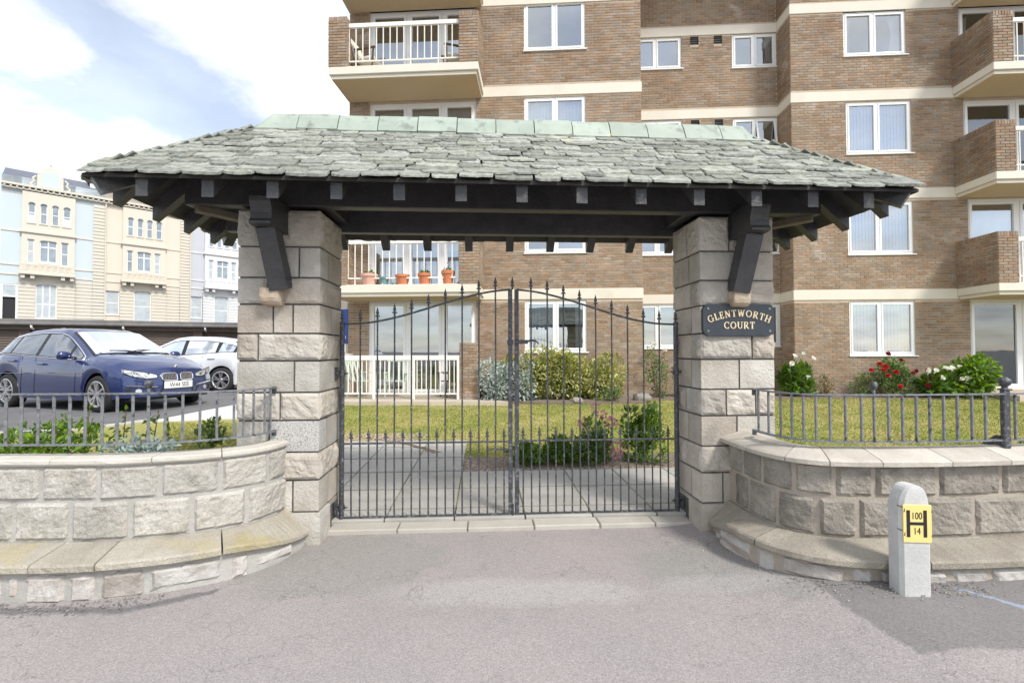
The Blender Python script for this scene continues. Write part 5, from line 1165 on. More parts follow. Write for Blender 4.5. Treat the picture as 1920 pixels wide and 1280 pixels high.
def car(label, paint, loc, rz, S, details):
    t = thing('parked_car', label, 'car', loc, rz, 'cars in the car park')
    Lf, Lr, xf, xr, Rw = S['nose'], S['tail'], S['xf'], S['xr'], S['R']; hw = S['hw']
    zt = lambda x: interp(S['top'], x); zs = lambda x: interp(S['belt'], x); wr = lambda x: interp(S['roofw'], x); wb = lambda x: interp(S['w'], x)
    def bend(p):
        x, y, z = p; k = .34 * smooth(Lf - 1.0, Lf, x) ; k2 = .16 * smooth(-Lr + .8, -Lr, x) if x < -Lr + .8 else 0
        xx = x - k * y * y + k2 * y * y
        if x > Lf - .5: xx -= smooth(Lf - .5, Lf, x) * .22 * max(0, (z - .52)) ; xx -= smooth(Lf - .5, Lf, x) * .10 * max(0, .42 - z)
        return Vector((xx, y, z))
    def zlow(x):
        z = .20 + .06 * smooth(Lf - .5, Lf, x) + .10 * smooth(-Lr + .4, -Lr, x)
        for xc in (xf, xr):
            d = abs(x - xc); ra = Rw + .055
            if d < ra: z = max(z, Rw + math.sqrt(ra * ra - d * d))
        return z
    def ring(x):
        zl, s, T, w, r = zlow(x), zs(x), zt(x), wb(x), wr(x); s = min(s, T - .03)
        return [(w * .965, zl), (w, zl + .34 * (s - zl)), (w * .992, zl + .62 * (s - zl)), (w * .985, zl + .80 * (s - zl)), (w * .955, s), (w * .955 + (r - w * .955) * .5, s + (T - .055 - s) * .52), (r, T - .055 if T - .055 > s + .004 else s + .004), (r * .86, T - .02), (r * .5, T - .004), (0, T)]
    xs = sorted(set([-Lr + k * (Lf + Lr) / 60 for k in range(61)] + [xc + q * (Rw + .055) for xc in (xf, xr) for q in (-1.001, -.98, -.9, -.75, -.55, -.3, 0, .3, .55, .75, .9, .98, 1.001)]))
    b = MB(); n = 10; full = 2 * n - 1; P = []
    for x in xs:
        r = ring(x); P += [bend((x, -y, z)) for y, z in r] + [bend((x, y, z)) for y, z in r[-2::-1]]
    F = [(i * full + k, (i + 1) * full + k, (i + 1) * full + k + 1, i * full + k + 1) for i in range(len(xs) - 1) for k in range(full - 1)]
    b.add(P, F)
    def cap(x, fl):
        r = ring(x); m = len(r); Pc = []
        for y, z in r[:-1]:
            for q in range(9): Pc.append(bend((x, y * (q / 4 - 1), z)))
        Pc += [bend((x, 0, r[-1][1]))] * 9
        Fc = [(i * 9 + q, i * 9 + q + 1, (i + 1) * 9 + q + 1, (i + 1) * 9 + q) for i in range(m - 1) for q in range(8)]
        b.add(Pc, [f[::-1] if fl else f for f in Fc])
    cap(Lf, False); cap(-Lr, True)
    body = b.obj('body', paint, t, smooth=True); recalc(body.data)
    me = body.data
    import bmesh as _b
    bm_ = _b.new(); bm_.from_mesh(me); _b.ops.remove_doubles(bm_, verts=bm_.verts, dist=.0005); bm_.to_mesh(me); bm_.free(); me.polygons.foreach_set('use_smooth', [True] * len(me.polygons))
    MB().box(-Lr + .25, Lf - .35, -hw * .78, hw * .78, .18, .60).obj('underbody', M['trim'], t)
    # points on the loft
    def side(x, z, s, o):
        a, c = (wb(x) * .955, min(zs(x), zt(x) - .03)), (wr(x), max(zt(x) - .055, zs(x) + .004)); mid = ((a[0] + (c[0] - a[0]) * .5), a[1] + (c[1] - a[1]) * .52)
        if z <= mid[1]: k = (z - a[1]) / max(1e-4, mid[1] - a[1]); y = a[0] + (mid[0] - a[0]) * k
        else: k = (z - mid[1]) / max(1e-4, c[1] - mid[1]); y = mid[0] + (c[0] - mid[0]) * k
        return bend((x, s * (y + o), z))
    lowr = lambda x, s, z: wb(x)
    def glass_panel(x0, x1, s, o, nm, m, lo=.03, hi=.075, sl0=0, sl1=0):
        def f(i, j):
            x = x0 + (x1 - x0) * i; z0 = zs(x) + lo; z1 = zt(x) - .055 - hi + .02
            z1 = max(z1, z0 + .004); z = z0 + (z1 - z0) * j; xx = x + (sl0 * (1 - i) + sl1 * i) * j
            return side(xx, z, s, o)
        g = MB().grid(f, 10, 5); return g.obj(nm, m, t, smooth=True)
    g0, g1 = S['dlo']
    for s in (-1, 1):
        glass_panel(g0, g1, s, .004, 'window_surround', M['trim'])
        for a, c, k0, k1 in S['panes']: glass_panel(a, c, s, .009, 'side_window', M[S.get('glass', 'carglass')], .045, .095, k0, k1)
        if 'chrome' in details:
            lo = [side(g0 + (g1 - g0) * k / 14, zs(g0 + (g1 - g0) * k / 14) + .022, s, .010) for k in range(15)]; hi = [side(g0 + (g1 - g0) * k / 14, max(zt(g0 + (g1 - g0) * k / 14) - .108, zs(g0 + (g1 - g0) * k / 14) + .03), s, .010) for k in range(15)]
            MB().tube(lo + hi[::-1] + lo[:1], .008, 5).obj('chrome_strip', M['chrome'], t)
        for x in S['handles']:
            q = bend((x, s * wb(x) * .985, zs(x) - .10)); MB().cbox(q.x - .10, q.x + .10, min(q.y, q.y + s * .035), max(q.y, q.y + s * .035), q.z - .018, q.z + .014, .008).obj('door_handle', paint, t)
        for x in S['gaps']:
            pts = [bend((x + .05 * math.sin(k), s * (w_ * 1.002), z_)) for k, (w_, z_) in enumerate([(wb(x) * .975, .26), (wb(x) * 1.0, zlow(x) + .34 * (zs(x) - zlow(x))), (wb(x) * .993, zlow(x) + .62 * (zs(x) - zlow(x))), (wb(x) * .957, zs(x))])]; MB().tube(pts, .004, 4).obj('door_gap', M['trim'], t)
        q = bend((S['mir'], s * wb(S['mir']) * .96, zs(S['mir']) + .10))
        mm_ = MB(); mm_.lathe([(.002, -.11), (.05, -.10), (.075, -.04), (.078, .04), (.06, .09), (.002, .10)], 12, lambda x, y, z: (q.x + x * .9, q.y + s * (.13 + z * 1.0), q.z + y)); mm_.beam((q.x, q.y - s * .05, q.z - .05), (q.x, q.y + s * .08, q.z - .03), .06, .04); mm_.obj('mirror', paint, t, smooth=True)
    def topz(x, y):
        T, r = zt(x), wr(x); k = abs(y) / r; return interp([(0, T), (.5, T - .004), (.86, T - .02), (1.0, T - .055)], k)
    for nm, (a, c) in (('windscreen', S['ws']), ('rear_window', S['rw'])):
        dirn = 1 if nm == 'windscreen' else -1
        def f(i, j): x = a + (c - a) * j; y = (2 * i - 1) * (wr(x) - .02); return bend((x + dirn * .007, y, topz(x, y) + .007))
        MB().grid(f, 12, 8).obj('screen_surround', M['trim'], t, smooth=True)
        def f2(i, j): x = a + (c - a) * (.05 + .9 * j); y = (2 * i - 1) * (wr(x) - .055); return bend((x + dirn * .012, y, topz(x, y) + .012))
        MB().grid(f2, 12, 8).obj(nm, M['carglass'], t, smooth=True)
    # wheels
    tyre = MB().lathe([(.21, -.09), (Rw * .72, -.105), (Rw - .02, -.10), (Rw, -.07), (Rw, .07), (Rw - .02, .10), (Rw * .72, .105), (.21, .09)], 32, lambda x, y, z: (x, z, y)).mesh('tyre', M['tyre'], True)
    ra = Rw * .72; rim = MB(); rim.lathe([(ra, -.105), (ra - .012, -.112), (ra - .03, -.10), (ra - .035, -.02)], 32, lambda x, y, z: (x, z, y)); rim.lathe([(.001, -.105), (.035, -.105), (.055, -.09), (.06, -.04)], 16, lambda x, y, z: (x, z, y))
    for k in range(5):
        for q in (-.16, .16):
            an = k * 2 * math.pi / 5 + q + .3; an2 = k * 2 * math.pi / 5 + q * 1.25 + .3; rim.beam((.045 * math.cos(an), -.092, .045 * math.sin(an)), ((ra - .02) * math.cos(an2), -.10, (ra - .02) * math.sin(an2)), .032, .03, (0, 1, 0))
    rme = rim.mesh('rim', M['alloy']); recalc(rme); hub = MB().lathe([(.001, -.02), (ra, -.02)], 24, lambda x, y, z: (x, z, y)).mesh('brake_disc', M['trim'])
    for xc in (xf, xr):
        for s in (-1, 1):
            w = put('wheel', tyre, t, Matrix.Translation((xc, s * (hw - .115), Rw)) @ (Matrix.Identity(4) if s < 0 else Matrix.Rotation(math.pi, 4, 'Z'))); put('rim', rme, w); put('brake_disc', hub, w)
    # interior: dashboard, seats
    for x in S['seats']:
        for s in (-1, 1):
            m = MB(); m.cbox(x - .5, x, s * .38 - .24, s * .38 + .24, .45, .62, .04); m.cbox(x - .62, x - .48, s * .38 - .24, s * .38 + .24, .5, 1.08, .05); m.cbox(x - .62, x - .52, s * .38 - .12, s * .38 + .12, 1.1, 1.28, .03); m.obj('seat', M['cabin'], t, kind=None)
    MB().cbox(S['ws'][0] + .15, S['ws'][1] + .0, -.62, .62, .62, S['dash'], .03).obj('dashboard', M['trim'], t)
    def front(y, z, o=.0):                                   # point on the nose, o metres proud
        p = bend((Lf, y, z)); return p + Vector((o, 0, 0))
    def fpatch(nm, poly, m, o0=-.01, o1=.012, parent=t):
        mb = MB(); mb.prism(poly, lambda y, z, q: front(y, z, q), o0, o1); o = mb.obj(nm, m, parent); recalc(o.data); return o
    def frear(y, z, o=0): p = bend((-Lr, y, z)); return p - Vector((o, 0, 0))
    details_fn = details.get('fn') if isinstance(details, dict) else None
    if details_fn: details_fn(t, S, front, fpatch, frear, side, bend, zs, wb, zt, zlow)
    return t
MPV = dict(nose=2.14, tail=2.20, xf=1.335, xr=-1.335, R=.325, hw=.90,
    top=[(-2.2, .92), (-2.12, 1.06), (-1.95, 1.24), (-1.6, 1.45), (-1.2, 1.52), (-.6, 1.555), (-.1, 1.54), (.15, 1.48), (.55, 1.27), (.95, 1.05), (1.05, 1.035), (1.4, .985), (1.8, .90), (2.0, .83), (2.14, .75)],
    belt=[(-2.2, .84), (-2.0, .96), (-1.5, 1.03), (-.8, .985), (0, .94), (.8, .905), (1.2, .885), (1.7, .80), (2.0, .73), (2.14, .66)],
    roofw=[(-2.2, .60), (-1.9, .60), (-1.4, .59), (-.4, .60), (.1, .60), (.5, .66), (.95, .74), (1.2, .76), (1.8, .72), (2.14, .64)],
    w=[(-2.2, .80), (-2.0, .86), (-1.5, .895), (0, .90), (1.2, .90), (1.6, .89), (1.9, .86), (2.14, .82)],
    dlo=(-1.78, .86), panes=[(-1.70, -1.32, 0, -.02), (-1.27, -.50, 0, 0), (-.40, .44, 0, -.02), (.50, .80, 0, 0)], handles=(-1.12, -.22), gaps=(-1.38 + .5, -.46, .72), mir=.62, ws=(.12, .98), rw=(-2.1, -1.62), seats=(.1, -.85), dash=.98)
def mpv_front(t, S, front, fpatch, frear, side, bend, zs, wb, zt, zlow):
    for s in (-1, 1):                                        # twin grilles, headlamps, fog strips
        P = [(s * .03, .55), (s * .05, .535), (s * .25, .545), (s * .285, .57), (s * .29, .63), (s * .26, .675), (s * .07, .68), (s * .03, .65)]
        fpatch('grille_backing', P, M['trim'], -.01, .004)
        g = MB().tube([front(y, z, .012) for y, z in P + P[:1]], .012, 6).obj('grille', M['chrome'], t)
        for k in range(9): y = s * (.06 + k * .026); MB().beam(front(y, .55, .010), front(y, .67, .010), .008, .012).obj('slat', M['alloy'], g)
        Hp = []
        hl = [(s * .36, .60), (s * .36, .655), (s * .46, .695), (s * .66, .735), (s * .80, .765)]; hb_ = [(s * .80, .70), (s * .70, .635), (s * .52, .59)]
        fpatch('headlamp', hl + hb_, M['headlamp'], -.03, .014)
        MB().tube([front(y, z, .016) for y, z in hl + hb_ + hl[:1]], .006, 5).obj('headlamp_rim', M['trim'], t)
        for y in (.50, .66): MB().lathe([(.001, .0), (.035, .004), (.042, -.006)], 14, lambda a, b_, c: tuple(front(s * y + a, .655 + .06 * (y - .5) + b_, .018 + c))).obj('lamp', M['chrome'], t)
        fpatch('air_intake', [(s * .36, .30), (s * .78, .32), (s * .78, .42), (s * .40, .40)], M['trim'], -.02, .004)
        MB().tube([front(s * y, z, .012) for y, z in ((.36, .435), (.55, .45), (.78, .475))], .012, 5).obj('chrome_strip', M['chrome'], t)
        MB().lathe([(.001, .0), (.04, .0), (.045, -.01)], 14, lambda a, b_, c: tuple(front(s * .62 + a, .37 + b_, .010 + c))).obj('fog_lamp', M['headlamp'], t)
    fpatch('air_intake', [(-.32, .27), (.32, .27), (.30, .40), (-.30, .40)], M['trim'], -.02, .004)
    fpatch('front_skirt', [(-.72, .205), (.72, .205), (.72, .25), (-.72, .25)], M['trim'], -.02, .01)
    o = MB().grid(lambda i, j: front(-.265 + .53 * i, .40 + .125 * j, .020), 12, 1).obj('number_plate', M['plate'], t)
    bk = MB().grid(lambda i, j: front(-.275 + .55 * i, .39 + .145 * j, .015), 12, 1).obj('plate_holder', M['trim'], t)
    me = text_mesh('W44 SEB', .118, .001, M['black'], lambda c: front(c.x * .80, .422 + c.y, .0225)); put('lettering', me, o)
    c0 = Vector((2.03, 0, .80)); bd = MB().lathe([(.001, .01), (.04, .008), (.042, 0)], 16, lambda x, y, z: (c0.x + z * .5 + y * -.4, x, c0.z + z + y * .55)).obj('badge', M['chrome'], t)
    for k in range(4):
        a0 = k * math.pi / 2; q8 = [(0, 0)] + [(.03 * math.cos(a0 + e * math.pi / 8), .03 * math.sin(a0 + e * math.pi / 8)) for e in range(5)]
        MB().add([(c0.x + .012 - b_ * .4, a_, c0.z + .014 + b_ * .55) for a_, b_ in q8], [tuple(range(6))]).obj('badge_quarter', M['blue'] if k % 2 else M['plate'], bd)
    MB().tube([(.98, .1, 1.062), (.90, -.15, 1.10), (.88, -.42, 1.10)], .010, 5).obj('wiper', M['trim'], t)
    MB().tube([(1.0, -.2, 1.06), (.90, .1, 1.115), (.84, .45, 1.10)], .010, 5).obj('wiper', M['trim'], t)
    MB().prism([(-1.35, 1.50), (-1.12, 1.515), (-1.30, 1.59), (-1.36, 1.585)], lambda x, z, q: (x, q, z), -.02, .02).obj('aerial', M['blue'], t)
    for s in (-1, 1): MB().tube([bend((x, s * wb(x) * 1.0, .66 + .012 * (x + 2))) for x in (-1.7, -.8, 0, .8, 1.0)], .006, 4).obj('crease', M['blue'], t)
car('dark blue five-door people carrier parked nose towards the left gate pillar', M['blue'], (-8.34, 9.49, .432), R(-18.6), MPV, {'chrome': 1, 'fn': mpv_front})
HATCH = dict(glass='carglass2', nose=2.1, tail=2.1, xf=1.30, xr=-1.30, R=.325, hw=.89,
    top=[(-2.1, .95), (-2.0, 1.10), (-1.75, 1.30), (-1.35, 1.42), (-.8, 1.49), (-.2, 1.50), (.1, 1.46), (.6, 1.22), (1.0, 1.02), (1.4, .95), (1.8, .86), (2.1, .72)],
    belt=[(-2.1, .88), (-1.8, 1.02), (-1.3, 1.02), (-.6, .97), (.2, .92), (.9, .89), (1.3, .86), (1.8, .76), (2.1, .62)],
    roofw=[(-2.1, .62), (-1.6, .60), (-.4, .60), (.1, .60), (.5, .66), (1.0, .74), (1.8, .72), (2.1, .62)],
    w=[(-2.1, .80), (-1.9, .86), (-1.4, .885), (0, .89), (1.3, .885), (1.8, .84), (2.1, .78)],
    dlo=(-1.72, .86), panes=[(-1.62, -1.20, 0, -.03), (-1.12, -.32, 0, 0), (-.22, .74, 0, -.05)], handles=(-1.05, -.12), gaps=(-.82, -.28, .74), mir=.60, ws=(.12, 1.0), rw=(-2.02, -1.5), seats=(.1, -.8), dash=.95)
def hatch_rear(t, S, front, fpatch, frear, side, bend, zs, wb, zt, zlow):
    for s in (-1, 1):
        m = MB(); m.prism([(s * .45, .78), (s * .78, .80), (s * .80, .94), (s * .5, .92)], lambda y, z, q: frear(y, z, q), -.03, .012); o = m.obj('tail_lamp', M['tail'], t); recalc(o.data)
        m = MB(); m.prism([(s * .55, .40), (s * .76, .41), (s * .76, .45), (s * .55, .44)], lambda y, z, q: frear(y, z, q), 0, .03); o = m.obj('reflector', M['tail'], t); recalc(o.data)
        fpatch('headlamp', [(s * .40, .60), (s * .74, .64), (s * .74, .72), (s * .45, .67)], M['headlamp'], -.02, .012)
    m = MB(); m.prism([(-.74, .30), (.74, .30), (.78, .62), (-.78, .62)], lambda y, z, q: frear(y, z, q), -.02, .022); o = m.obj('rear_bumper', M['trim'], t); recalc(o.data)
    fpatch('grille', [(-.42, .45), (.42, .45), (.36, .58), (-.36, .58)], M['trim'], -.02, .006)
car('white five-door hatchback parked in front of the brown garages', M['white'], (-9.0, 13.15, .432), R(180), HATCH, {'fn': hatch_rear})
car('white car with a black bumper at the left edge, only its rear corner showing', M['white'], (-8.98, 5.6, .432), R(176), HATCH, {'fn': hatch_rear})

# ------------------------------------------------------------------ planting
def leafmat(name, cols, tr=.25, rv=.28, hue=.02): return pmat(name, cols, 2.2, 0.6, rand=rv, island=True, hue=hue, trans=tr, spec=.3)
M['lf_green'] = leafmat('fresh_green_leaf', [(0.085, 0.17, 0.02), (0.16, 0.27, 0.045)])
M['lf_dark'] = leafmat('dark_green_leaf', [(0.095, 0.17, 0.045), (0.18, 0.275, 0.085)])
M['lf_bright'] = leafmat('bright_green_leaf', [(0.14, 0.27, 0.02), (0.24, 0.38, 0.05)])
M['lf_silver'] = leafmat('silver_leaf', [(0.34, 0.40, 0.36), (0.50, 0.55, 0.51)], .15, .2, .01)
M['lf_bluegrey'] = leafmat('blue_grey_leaf', [(0.20, 0.27, 0.26), (0.34, 0.42, 0.40)], .15, .2, .01)
M['lf_varieg'] = leafmat('cream_variegated_leaf', [(0.17, 0.22, 0.035), (0.42, 0.43, 0.14), (0.62, 0.60, 0.30)], .2, .25, .015)
M['lf_dry'] = leafmat('dry_brown_leaf', [(0.16, 0.15, 0.06), (0.26, 0.22, 0.11)])
M['stem'] = pmat('reddish_stem', [(0.13, 0.07, 0.045), (0.19, 0.11, 0.07)], 9, .8); M['gstem'] = pmat('green_stem', [(0.09, 0.14, 0.04), (0.14, 0.19, 0.06)], 9, .8)
M['red'] = leafmat('red_petal', [(0.50, 0.012, 0.012), (0.66, 0.03, 0.02)], .2, .2, .01); M['crimson'] = leafmat('dark_red_petal', [(0.24, 0.008, 0.02), (0.34, 0.015, 0.03)], .2, .2, .01)
M['pink'] = leafmat('pink_petal', [(0.62, 0.17, 0.32), (0.78, 0.34, 0.48)], .2, .2, .01); M['palepink'] = leafmat('pale_pink_petal', [(0.76, 0.46, 0.44), (0.82, 0.58, 0.52)], .2, .15, .01)
M['whitep'] = leafmat('white_petal', [(0.76, 0.75, 0.66), (0.82, 0.81, 0.74)], .2, .08, .01); M['orange'] = leafmat('orange_petal', [(0.72, 0.26, 0.05), (0.76, 0.36, 0.12)], .2, .15, .01)
def leaf(mb, p, d, n, l, w):                                 # pointed leaf with a folded midrib
    s = d.cross(n).normalized(); a = p; m = p + d * l * .5; t = p + d * l - n * l * .12
    mb.add([a, m + s * w * .5 + n * w * .18, t, m - s * w * .5 + n * w * .18, m], [(0, 1, 4), (1, 2, 4), (2, 3, 4), (3, 0, 4)])
def rv3(q): 
    while True:
        v = Vector((q.uniform(-1, 1), q.uniform(-1, 1), q.uniform(-1, 1)))
        if .05 < v.length < 1: return v.normalized()
def bush(name, label, cat, c, rad, n, ls, m, seed, stems=7, lumps=9, shell=.62, upw=.35, group=None, stemh=None, smat='stem'):
    q = random.Random(seed); c = Vector(c); rx_, ry_, rz_ = rad; t = thing(name, label, cat, c, 0, group); b = MB(); cent = []
    for k in range(lumps):
        a = q.uniform(0, 6.28); r = math.sqrt(q.random()) * .62; cent.append((Vector((r * math.cos(a), r * math.sin(a), q.uniform(.25, .72))), q.uniform(.30, .46)))
    for i in range(n):
        lc, lr = cent[q.randrange(lumps)]; v = rv3(q); r = lr * (shell + (1 - shell) * q.random()); u = lc + v * r
        if u.z < .02: u.z = q.uniform(.02, .12)
        p = Vector((u.x * rx_, u.y * ry_, u.z * rz_)); d = (v * .9 + rv3(q) * .8 + Vector((0, 0, upw))).normalized(); nn = (rv3(q) * .5 + Vector((0, 0, 1)) + v * .3); nn = (nn - d * nn.dot(d)).normalized()
        l = q.uniform(*ls); leaf(b, p, d, nn, l, l * .5)
    b.obj('foliage', m, t)
    for k in range(stems):
        lc, lr = cent[k % lumps]; e = Vector((lc.x * rx_, lc.y * ry_, lc.z * rz_ * (1 + lr * .4)))
        MB().tube([(e.x * .15, e.y * .15, -.03), (e.x * .6, e.y * .55, e.z * .5), e], [.012, .009, .005], 5).obj('stem', M[smat], t)
    return t
def flower_mesh(kind, seed):
    q = random.Random(seed); b = MB()
    if kind == 'rose':
        for ring_, (r, k, tilt) in enumerate(((.30, 6, .25), (.22, 5, .7), (.12, 4, 1.2))):
            for i in range(k):
                a = i * 6.283 / k + ring_ * .5; d = Vector((math.cos(a) * math.cos(tilt), math.sin(a) * math.cos(tilt), math.sin(tilt))); nn = Vector((-math.cos(a) * math.sin(tilt), -math.sin(a) * math.sin(tilt), math.cos(tilt))); leaf(b, Vector((0, 0, .05 * ring_)), d, -nn, .55 - .06 * ring_, .55)
    elif kind == 'cluster':
        for i in range(34):
            v = rv3(q); p = v * .42; p.z *= .8; d = (v + Vector((0, 0, .4))).normalized(); nn = rv3(q); nn = (nn - d * nn.dot(d)).normalized(); leaf(b, p, d, nn, .26, .22)
    elif kind == 'calla':
        b.lathe([(.03, -.2), (.07, 0), (.14, .22), (.30, .42)], 10, lambda x, y, z: (x, y + .18 * max(0, z), z + (.25 * y if z > .3 else 0)))
    return b
FL = {k: [flower_mesh(k, s) for s in range(3)] for k in ('rose', 'cluster', 'calla')}
FM = {}
def flowers(t, kind, m, pts, size, seed, stem_from=None, smat='gstem'):
    q = random.Random(seed)
    for p in pts:
        s = size * q.uniform(.8, 1.2); i = q.randrange(3); key = (kind, m, i)
        if key not in FM: FM[key] = FL[kind][i].mesh('flower', M[m])
        R_ = Matrix.Translation(p) @ Matrix.Rotation(q.uniform(.3, 1.1), 4, 'X') @ Matrix.Rotation(q.uniform(0, 6.28), 4, 'Z') @ Matrix.Scale(s, 4); put('flower', FM[key], t, R_)
        if stem_from is not None: MB().tube([Vector(stem_from) + Vector((p[0] * .3, p[1] * .3, 0)), Vector((p[0] * .85, p[1] * .8, p[2] * .5)), Vector(p) - Vector((0, 0, .01))], [.006, .005, .004], 5).obj('stem', M[smat], t)
Zt = lambda x, y: terr(x, y)
# left bed
bush('shrub', 'bright green leafy shrub with reddish twigs behind the left wall railing', 'shrub', (-4.55, 4.35, .38), (.82, .55, .44), 1300, (.05, .10), M['lf_green'], 1, 10, 14)
q_ = random.Random(4); tws = thing('rose_twigs', 'bare reddish twigs with a few leaf tufts in front of the parked blue car', 'plant', (-4.15, 4.75, .40))
for k in range(9):
    x = -.55 + .15 * k + q_.uniform(-.05, .05); h = q_.uniform(.35, .62); y = q_.uniform(-.1, .1); lx = q_.uniform(-.06, .06)
    s_ = MB().tube([(x, y, -.03), (x + lx * .4, y, h * .5), (x + lx, y + .02, h)], [.008, .006, .003], 5).obj('twig', M['stem'], tws)
    b = MB()
    for i in range(11):
        v = rv3(q_); f = q_.uniform(.45, 1.02); d = (v + Vector((0, 0, .3))).normalized(); nn = rv3(q_); nn = (nn - d * nn.dot(d)).normalized(); leaf(b, Vector((x + lx * f, y, h * f)), d, nn, q_.uniform(.04, .075), .035)
    b.obj('leaf_tuft', M['lf_green'], s_, kind='stuff')
bush('silver_plant', 'low blue-grey lacy plant behind the left wall coping', 'plant', (-3.27, 4.15, .40), (.40, .30, .34), 1300, (.03, .07), M['lf_bluegrey'], 2, 4, 12)
bush('shrub', 'small dark green bush beside the left gate pillar', 'shrub', (-3.02, 4.72, .40), (.16, .16, .40), 420, (.04, .08), M['lf_dark'], 3, 4)
bush('shrub', 'tiny yellow-green variegated plant below the small dark bush', 'shrub', (-2.72, 4.32, .40), (.15, .13, .24), 320, (.03, .06), M['lf_varieg'], 4, 3)
# bed inside the gate
for k, (u, v, r, h, n) in enumerate(((0.25, 1.66, .27, .24, 620), (0.66, 1.70, .33, .30, 900), (1.05, 1.70, .33, .33, 900))):
    p = G(u, v); bush('border_plant', ('low bushy green plant right behind the middle of the gates', 'middle one of the low green plants behind the right gate leaf', 'low green plant with bluish leaves at the foot of the pink flowers')[k], 'plant', (p.x, p.y, Zt(p.x, p.y)), (r, .2, h), n, (.05, .10), M[('lf_green', 'lf_green', 'lf_dark')[k]], 20 + k, 5, 8, upw=.7, smat='gstem')
p = G(1.22, 1.8); vt = bush('valerian', 'pink-flowered valerian standing behind the right gate leaf', 'plant', (p.x, p.y, Zt(p.x, p.y)), (.24, .22, .55), 480, (.05, .09), M['lf_dark'], 24, 5, 8, upw=.6, smat='gstem')
flowers(vt, 'cluster', 'pink', [Vector(a) for a in ((-.05, .0, .70), (.05, .05, .60), (-.20, -.02, .50), (.12, -.02, .52), (.17, .03, .50), (-.20, -.12, .27), (.16, -.10, .26), (.22, -.1, .20), (.10, -.08, .22), (.19, -.12, .14))], 0.125, 3, (0, 0, 0))
p = G(1.78, 1.72); vt = bush('valerian', 'tall grey-green leafy clump beside the right gate hinge', 'plant', (p.x, p.y, Zt(p.x, p.y)), (.33, .26, .74), 1100, (.06, .11), M['lf_green'], 25, 7, 10, upw=.8, smat='gstem')
# beds along the building
sb = lambda name, pts, h, m: MB().prism(pts, lambda a, d, z: B(a, d, z), .0, h).obj(name, m, kind='structure')
sb('flower_bed', [(-10.6, DL - .02), (-10.6, -2.1), (-9.6, -2.35), (-6.9, -2.05), (-6.9, DL - .02)], .27, M['soil'])
sb('flower_bed', [(-6.7, DC - .02), (-6.7, -1.4), (-2.35, -.8), (-2.35, DC - .02)], .26, M['soil'])
sb('flower_bed', [(-2.3, -.02), (-2.3, -.75), (2.35, -.75), (2.35, -.02)], .25, M['soil'])
sb('patio', [(-15.3, DL - .02), (-15.3, -2.7), (-10.2, -2.55), (-10.62, -2.1), (-10.62, DL - .02)], .30, M['patio'])
sb('patio', [(2.4, -.02), (2.4, -1.3), (8.5, -1.3), (8.5, -.02)], .36, M['patio'])
def bb(u, d, z=.25): v = B(u, d, z); return (v.x, v.y, v.z)
bush('silver_plant', 'rounded silver-leaved bush at the foot of the low brick pier', 'shrub', bb(-10.35, -1.85), (.85, .55, .95), 4200, (.07, .13), M['lf_silver'], 30, 4, 14)
ca = bush('canna', 'green and orange leafy plant between the silver bush and the variegated hedge', 'plant', bb(-10.3, -1.2), (.35, .25, 1.1), 170, (.18, .3), M['lf_bright'], 31, 4, 6, upw=1.2, smat='gstem'); flowers(ca, 'cluster', 'orange', [Vector((.15, -.1, 1.05))], .16, 2, (0, 0, 0))
bush('euonymus', 'left and greener lobe of the big cream variegated hedge under the window', 'shrub', bb(-9.75, -1.5), (1.05, .6, 1.22), 7000, (.06, .12), M['lf_varieg'], 32, 6, 16, shell=.75)
bush('euonymus', 'right and paler lobe of the big cream variegated hedge under the window', 'shrub', bb(-8.45, -1.45), (1.3, .6, 1.22), 8500, (.06, .12), M['lf_varieg'], 33, 6, 18, shell=.75)
bush('low_plant', 'small dark green plant in the soil below the variegated hedge', 'plant', bb(-7.7, -2.0), (.35, .22, .3), 300, (.05, .09), M['lf_dark'], 34, 3, 5)
def boulder(label, u, d, r, seed):
    p = bb(u, d, .26); t = rockbox(-r, r, -r * .7, r * .7, -.05, r * .8, .05, seed, {(0, -1), (0, 1), (1, -1), (2, 1)}, seg=r / 4, margin=.08, jit=.03); me = t.mesh('boulder', M['wallstone2'], True); recalc(me); o = put('boulder', me); o.location = p; o['label'] = label; o['category'] = 'rock'
boulder('flat pale boulder in the bed below the variegated hedge', -8.6, -2.15, .13, 1); boulder('rounded grey boulder at the right end of the variegated hedge', -6.95, -1.75, .2, 2)
rs = bush('rose_bush', 'thin rose bush with a white bloom by the recess wall behind the right gate leaf', 'rose bush', bb(-6.35, -.95), (.45, .35, 1.25), 800, (.06, .1), M['lf_dark'], 36, 8, 8)
flowers(rs, 'rose', 'whitep', [Vector((-.15, -.2, 1.42)), Vector((.1, -.25, 1.26))], .17, 4, (0, 0, .1))
rs = bush('rose_bush', 'loose rose bush with pale pink blooms beside the right gate pillar', 'rose bush', bb(-5.5, -.75), (.75, .45, 1.15), 1700, (.06, .1), M['lf_dry'], 37, 9, 10)
flowers(rs, 'rose', 'palepink', [Vector((.12, -.3, 1.22)), Vector((.0, -.35, 1.0)), Vector((.3, -.3, .98)), Vector((-.35, -.3, 1.05)), Vector((.45, -.3, .8)), Vector((.1, -.4, .55))], .16, 5, (0, 0, .1))
cl_ = bush('calla_lily', 'green lily clump with cream flowers in the corner beside the right gate pillar', 'lily', bb(-2.5, -.45), (.45, .35, .95), 800, (.14, .26), M['lf_green'], 38, 3, 7, upw=1.0, smat='gstem')
flowers(cl_, 'calla', 'whitep', [Vector((-.2, -.25, 1.05)), Vector((.05, -.2, 1.12)), Vector((.32, -.2, 1.0)), Vector((-.35, -.3, .85)), Vector((.1, -.3, .5))], .2, 6, (0, 0, 0))
